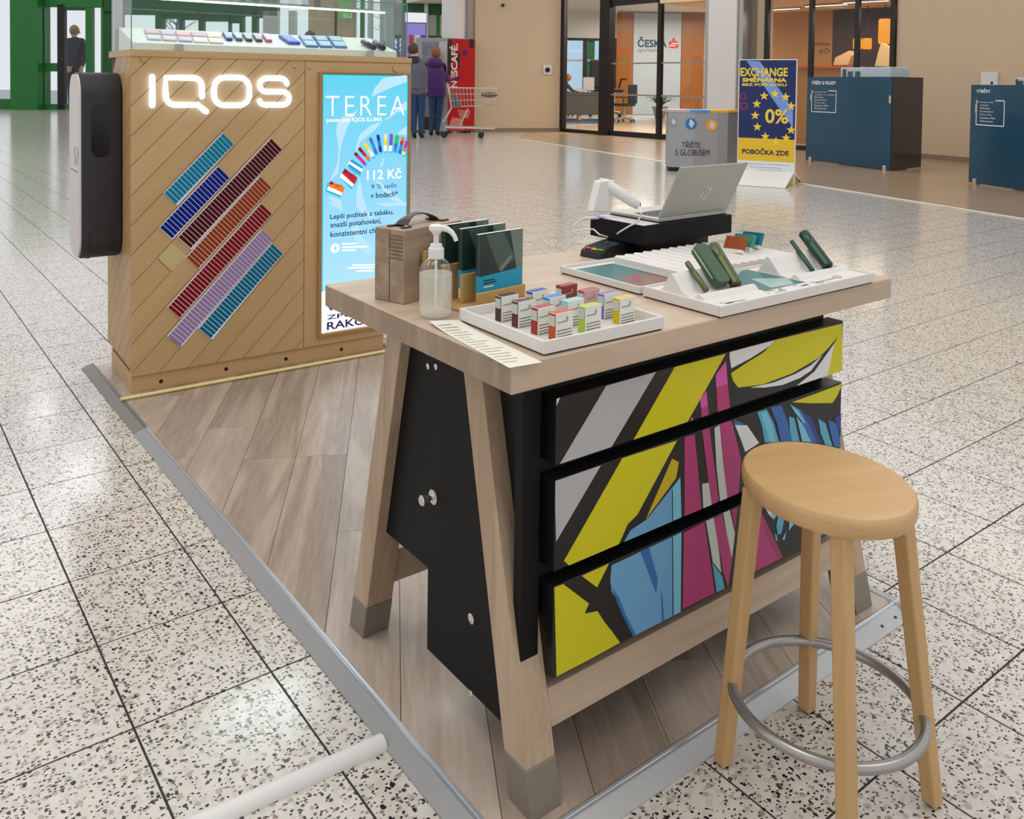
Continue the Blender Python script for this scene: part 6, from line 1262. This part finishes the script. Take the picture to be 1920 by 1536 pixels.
xh, zh2 = f_.px(816, 117, -.06); q = MB(); q.ball((xh, -.10*S_, zh2), .15*S_, 14, sx=1.05, sy=.75, sz=.72); part('hood', q, M_PURPLE, t_, smooth=True)
t_, f_, S_, V_, ix_ = person('man in grey jacket and jeans from behind, half hidden by the kiosk', 782, 259, dict(pelvis=(783, 168, 0), waist=(782, 148, 0), chest=(781, 126, 0), neck=(776, 107, .02), skull=(774.5, 97, .03), crown=(774.5, 89, .04), hipL=(776, 176, 0), hipR=(790, 176, 0), kneeL=(777, 214, .05), kneeR=(790, 214, .05), ankL=(776, 253, 0), ankR=(789, 253, .05), toeL=(778, 256.5, .32), toeR=(793, 256.5, .35), shL=(767, 122, 0), shR=(794, 121, 0), elL=(763, 146, .05), elR=(797, 147, .05), wrL=(765, 165, .30), wrR=(797, 164, .34), palmL=(766, 170, .38), palmR=(797, 169, .42)), M_GREYJ, M_HAIRD)
q = MB(); x0, zt2 = f_.px(781, 116, 0); _, zb2 = f_.px(782, 166, 0); q.lathe([(.21*S_, zb2), (.215*S_, zb2+.03), (.20*S_, (zb2+zt2)/2), (.22*S_, zt2-.2*S_), (.20*S_, zt2-.07*S_), (.11*S_, zt2)], (x0, 0, 0), 22, sy=.7); part('jacket', q, M_GREYJ, t_, smooth=True)
q = MB(); q.lathe([(.10*S_, zt2-.03*S_), (.15*S_, zt2-.02*S_), (.105*S_, zt2+.10*S_), (.09*S_, zt2+.10*S_)], (x0-.07, 0, 0), 16, sy=.85); part('collar', q, M_BLKJ, t_, smooth=True)
# person behind the glass doors, facing the hall
def standing(u, vf, vt, label, coat, hair, leg=M_BLKJ, arms=0):
    h = vf-vt; U = lambda a, b, d=0.0: (u+a*h, vf-b*h, d)
    return person(label, u, vf, dict(pelvis=U(0, .53), waist=U(0, .63), chest=U(0, .74), neck=U(0, .845), skull=U(0, .90, -.02), crown=U(0, .955, -.02), hipL=U(-.05, .50), hipR=U(.05, .50), kneeL=U(-.055, .285, -.03), kneeR=U(.055, .285, -.03), ankL=U(-.055, .045), ankR=U(.055, .045), toeL=U(-.06, .022, -.28), toeR=U(.06, .022, -.28), shL=U(-.10, .80), shR=U(.10, .80), elL=U(-.125, .63), elR=U(.125, .63), wrL=U(-.10, .50, -.22), wrR=U(.10, .50, -.22), palmL=U(-.08, .46, -.28), palmR=U(.08, .46, -.28)), coat, hair, legm=leg)
standing(140, 200, 47, 'person in dark clothes with light hair standing beyond the glass entrance door', M_BLKJ, M_HAIRL)
standing(582, 268, 58, 'person with short brown hair standing behind the kiosk glass case', M_GREYJ, M_HAIRD, M_JEANS)
# seated bank visitor
SP = dict(pelvis=(1052, 186, 0), waist=(1053, 176, 0), chest=(1055, 164, .0), neck=(1061, 153.5, -.02), skull=(1065, 148, -.03), crown=(1066.5, 143, -.03), hipL=(1048, 188, 0), hipR=(1056, 188, 0), kneeL=(1062, 190, .1), kneeR=(1070, 190, -.1), ankL=(1062, 214, .1), ankR=(1070, 214, -.1), toeL=(1068, 216, .1), toeR=(1076, 216, -.1), shL=(1050, 161, .2), shR=(1064, 160, -.15), elL=(1058, 172, .25), elR=(1074, 171, -.2), wrL=(1070, 174, .2), wrR=(1086, 173.5, -.2), palmL=(1074, 174, .2), palmR=(1091, 173.5, -.2))
def seated(): 
    t = person('seated person with orange hair and dark sleeve at the bank desk', 1056, 217.5, SP, mat('dark_grey_sweater', (70, 62, 56), .8, noise=.1, nscale=10), mat('orange_hair', (206, 120, 40), .6, noise=.2, nscale=20), rad=1.25, seat=True)
    return t
seated()
# ------------------------------------------------------------------ shopping cart
CF = Fr(Z(885, 258), rot=RW); ct = thing('shopping_cart', 'wire shopping cart with grey child seat standing before the red machine', 'shopping cart', CF)
zc7 = lambda x, y, d=0.0: (lambda p: (p[0], d, p[1]))(CF.px(760+x/7.317, 60+y/7.317, d))
M_WIRE = mat('galvanised_wire', (200, 192, 184), .3, .7, noise=.05)
d0, d1 = -.33, .33
q = MB()
T0 = [zc7(600, 765), zc7(1280, 775), zc7(1265, 1000), zc7(850, 1050), zc7(640, 1030)]
def at_d(p, d, s=1.0): return (p[0], d*s, p[2])
for d in (d0, d1):
    for k_ in range(15):
        t = k_/14; a = Vector(T0[0]).lerp(Vector(T0[1]), t); b = Vector(T0[4]).lerp(Vector(T0[2]), t) if t > .3 else Vector(T0[4]).lerp(Vector(T0[3]), t/.3*.34); b = Vector(T0[4]).lerp(Vector(T0[2]), t)
        q.tube([at_d(a, d), at_d(b, d*.9)], .005, 4)
    for s in (.33, .66):
        a = Vector(T0[0]).lerp(Vector(T0[4]), s); b = Vector(T0[1]).lerp(Vector(T0[2]), s); q.tube([at_d(a, d*(1-.1*s)), at_d(b, d*(1-.1*s))], .006, 4)
for k_ in range(9):
    d = d0+(d1-d0)*k_/8; q.tube([at_d(T0[1], d), at_d(T0[2], d*.9), at_d(T0[4], d*.9), at_d(T0[0], d)], .005, 4)
tag(part('basket_wires', q, M_WIRE, ct), kind='stuff')
q = MB(); q.tube([at_d(T0[0], d0), at_d(T0[1], d0), at_d(T0[1], d1), at_d(T0[0], d1)], .014, 8, closed=True); part('basket_rim', q, M_WIRE, ct, smooth=True)
hl = zc7(585, 705); q = MB(); q.tube([at_d(hl, d0), at_d(hl, d1)], .022, 8); part('handle', q, mat('cart_handle_dark', (60, 50, 56), .5), ct, smooth=True)
for d in (d0, d1):
    q = MB(); q.tube([at_d(hl, d), at_d(zc7(640, 1030), d), at_d(zc7(520, 1240), d), at_d(zc7(560, 1300), d), at_d(zc7(1220, 1320), d*.8)], .016, 8); part('chassis_tube', q, M_WIRE, ct, smooth=True)
    q = MB(); q.tube([at_d(zc7(860, 1050), d*.9), at_d(zc7(750, 1290), d*.9)], .014, 6); part('strut', q, M_WIRE, ct, smooth=True)
q = MB(); q.tube([at_d(zc7(1220, 1320), d0*.8), at_d(zc7(1220, 1320), d1*.8)], .016, 8); part('front_bar', q, M_WIRE, ct, smooth=True)
q = MB(); a = zc7(650, 830); b = zc7(820, 1020); q.hexa([(a[0], -.27, b[2]), (b[0]-.1, -.27, b[2]), (b[0]-.1, .27, b[2]), (a[0], .27, b[2]), (a[0]+.02, -.27, a[2]), (a[0]+.06, -.27, a[2]), (a[0]+.06, .27, a[2]), (a[0]+.02, .27, a[2])]); part('child_seat_flap', q, mat('slate_plastic', (84, 92, 100), .5), ct)
wr_ = .075
for x, d in ((540, d0), (1040, d0*.8), (540, d1), (1040, d1*.8)):
    p = zc7(x, 1380); q = MB(); q.lathe([(wr_*.4, -.022), (wr_, -.02), (wr_, .02), (wr_*.4, .022)], seg=14); q.xf(Matrix.Translation((p[0], d, wr_+.001)) @ Matrix.Rotation(math.pi/2, 4, 'X')); w1 = part('wheel', q, M_BLACK2, ct, smooth=True)
    top = zc7(x, 1310); q = MB(); q.tube([(p[0]+.02, d, top[2]), (p[0], d, wr_)], .016, 6); part('castor_fork', q, M_STEEL, w1)
# bag and loaf lying in the cart
p = zc7(1150, 850); q = MB(); q.ball((p[0], -.02, p[2]-.02), .16, 12, sx=1.4, sy=.9, sz=.45); solo('shopping_bag', q, mat('brown_bag', (110, 82, 74), .7, noise=.3, nscale=10), 'small dark brown bag hanging in the front of the cart basket', 'bag', CF, at=(p[0], 0, p[2]), smooth=True)
# ------------------------------------------------------------------ green glazed entrance
eA = Z(60, 205.5); EN = Fr(eA, rot=RW)
def en_box(u0, v0, u1, v1, d0, d1):
    x0, z1 = EN.px(u0, v0); x1, z0 = EN.px(u1, v1); q = MB(); q.box(min(x0, x1), max(x0, x1), d0, d1, max(.0, min(z0, z1)), max(z0, z1)); return q
def ent(name): 
    o = tag(bpy.data.objects.new(name, None), kind='structure'); COL.objects.link(o); o.location = EN.loc; o.rotation_euler = (0, 0, EN.rot); MI[o.name] = EN.I; return o
w4 = ent('window_4')
part('pane', en_box(-40, -30, 26, 186, .1, .14), M_GLASS, w4); part('mullion', en_box(25, -30, 30, 206, 0, .3), M_STEEL, w4); part('sill_rail', en_box(-40, 185, 30, 206, 0, .3), M_GREEN, w4)
struct('wall_entrance', en_box(30, -60, 82, 206, -.5, .6), M_GREEN, EN)
d1_ = ent('door_1')
for b, n_, m in (((82, -40, 192, 14), 'head_rail', M_GREEN), ((82, 14, 84, 206), 'stile', M_GREEN), ((107, 8, 121, 206), 'stile', M_FRAMEB), ((84, 118, 107, 134), 'mid_rail', M_GREEN), ((82, 195, 122, 206), 'bottom_rail', M_GREEN), ((160, 14, 173, 206), 'stile', M_GREEN), ((121, 14, 160, 19), 'head_bar', M_GREEND), ((189, 14, 194, 206), 'stile', M_GREEN), ((121, 196, 190, 206), 'bottom_rail', M_GREEN)):
    part(n_, en_box(*b, 0, .25), m, d1_)
for b in ((84, 14, 107, 118), (84, 134, 107, 195), (121, 19, 160, 196), (173, 14, 189, 196)): part('pane', en_box(*b, .1, .13), M_GLASS, d1_)
w5 = ent('window_5')
part('green_beam', en_box(194, -60, 520, 30, 0, .5), M_GREEND, w5)
prev = 194
for a, b, vt, vb in ((227, 291, 27, 75), (305, 335, 35, 75), (341, 372, 37, 75), (380, 428, 40, 75), (430, 449, 43, 75), (455, 472, 30, 75), (481, 493, 33, 75), (520, 541, 18, 110), (553, 579, 18, 110)):
    if a > prev: part('post', en_box(prev, 20, a, 206, 0, .4), M_GREEND if a < 520 else M_STEEL, w5)
    if vt > 20: part('head_panel', en_box(a, 20, b, vt, .05, .35), M_GREEND, w5)
    part('pane', en_box(a, vt, b, 206, .15, .18), M_GLASS, w5); prev = b
struct('wall_far', en_box(579.5, -60, 664, 206, -.1, .4), mat('beige_brown_wall', (176, 154, 130), .7, noise=.06, nscale=.8), EN)
q = en_box(629, 12, 631, 206, -.14, -.1); part('panel_joint', q, M_FRAMEB, None, EN); bpy.data.objects['panel_joint']['kind'] = 'structure'; bpy.data.objects['panel_joint'].name = 'trim_5'
gs = thing('hanging_sign', 'bright green hanging sign with white letters above the kiosk glass case', 'sign', EN, at=(EN.px(652, 20)[0], -.6, EN.px(652, 20)[1]))
q = en_box(640, 4, 664, 37, -.66, -.60); part('board', q, mat('lime_green_sign', (96, 196, 70), .4, noise=.03), gs, EN)
q = MB(); tpx(q, EN, 'BU', 644, 25, 34, 660, 30, -.67, 0, bold=.03); part('letters', q, M_WHITEW, gs, EN)
q = en_box(645, -60, 646, 4, -.64, -.62); part('hanger', q, M_STEEL, gs, EN); q = en_box(658, -60, 659, 4, -.64, -.62); part('hanger', q, M_STEEL, gs, EN)
w6 = ent('window_6')
for a, b, m in ((664, 666, M_STEEL), (676, 681, M_GREEN), (690, 697, M_STEEL), (713, 738, mat('blue_grey_wall', (150, 164, 166), .5)), (755, 760, M_GREEN)): part('post', en_box(a, -60, b, 206, 0, .3), m, w6)
for a, b in ((666, 676), (681, 690), (697, 713), (738, 755)): part('pane', en_box(a, -60, b, 206, .12, .15), M_GLASS, w6)
w7 = ent('window_7')
part('green_header', en_box(760, -60, 797, 23, 0, .3), M_GREEND, w7); part('mullion', en_box(796.5, -60, 801, 250, -.1, .3), M_STEEL, w7); part('green_header', en_box(801, -60, 857, 28, 0, .3), M_GREEND, w7); part('mullion', en_box(855, -60, 859, 250, -.1, .3), M_STEEL, w7); part('post', en_box(818, 28, 822, 250, .1, .3), M_GREEN, w7)
part('pane', en_box(760, 23, 797, 206, .15, .18), M_GLASS, w7); part('pane', en_box(801, 28, 818, 206, .15, .18), M_GLASS, w7); part('pane', en_box(822, 28, 855, 206, .15, .18), M_GLASS, w7)
# outdoors seen through the glazing: bare trees and a red car
TRM = mat('bare_twigs', (96, 104, 122), .9); random.seed(9)
for i, (u, s) in enumerate(((100, 1.0), (530, 1.3), (690, 1.1), (752, 1.2))):
    f = Fr(EN.M @ Vector((EN.px(u, 100)[0]*1.25, 14+6*i, 0)), rot=RW); t = thing('bare_tree', f'bare winter tree outdoors, {("left of the entrance door", "behind the case beside the green post", "behind the case near its right end", "rightmost behind the glass case")[i]}', 'tree', f, group='bare trees outdoors')
    q = MB(); q.tube([(0, 0, -.05), (.05, 0, 2*s), (.1, 0, 5*s)], [.16, .12, .05], 7); part('trunk', q, TRM, t, smooth=True)
    q = MB()
    for j in range(46):
        a = random.uniform(0, 6.28); z = random.uniform(1.6, 4.8)*s; l = random.uniform(.6, 1.8)*s; e = (l*math.cos(a), l*math.sin(a)*.6, z+l*random.uniform(.3, .9)); q.tube([(.06, 0, z), (e[0]*.5, e[1]*.5, z+(e[2]-z)*.6), e], [.035, .025, .012], 4)
        q.tube([(e[0]*.5, e[1]*.5, z+(e[2]-z)*.6), (e[0]*.8+.2, e[1]*.6, e[2]+.2)], [.02, .008], 4)
    tag(part('twigs', q, TRM, t), kind='stuff')
gb = MB(); gb.box(-40, 30, .8, 60, -.10, .0005); o = part('floor', gb, mat('outdoor_paving', (176, 178, 182), .8, noise=.05, nscale=.5), None, EN); tag(o, kind='structure')
cf = Fr(EN.M @ Vector((EN.px(181, 130)[0]*1.2, 9, 0)), rot=RW); car = thing('red_car', 'red parked car seen outdoors through the entrance glazing', 'car', cf)
q = MB(); q.prism([(-2.1, .35), (2.1, .35), (2.15, .85), (1.4, .98), (.8, 1.45), (-1.1, 1.48), (-1.7, 1.0), (-2.15, .9)], 'y', -.8, .8); part('car_body', q, mat('car_red', (200, 50, 44), .3), car, bevel=.06, bseg=2)
q = MB(); q.prism([(.75, 1.38), (1.2, 1.0), (-1.45, 1.0), (-1.05, 1.4)], 'y', -.82, -.79); part('side_window', q, M_BLACK2, car)
for x in (-1.35, 1.35):
    q = MB(); q.lathe([(.2, -.1), (.33, -.09), (.33, .09), (.2, .1)], seg=16); q.xf(Matrix.Translation((x, -.75, .32)) @ Matrix.Rotation(math.pi/2, 4, 'X')); part('wheel', q, M_BLACK2, car, smooth=True)
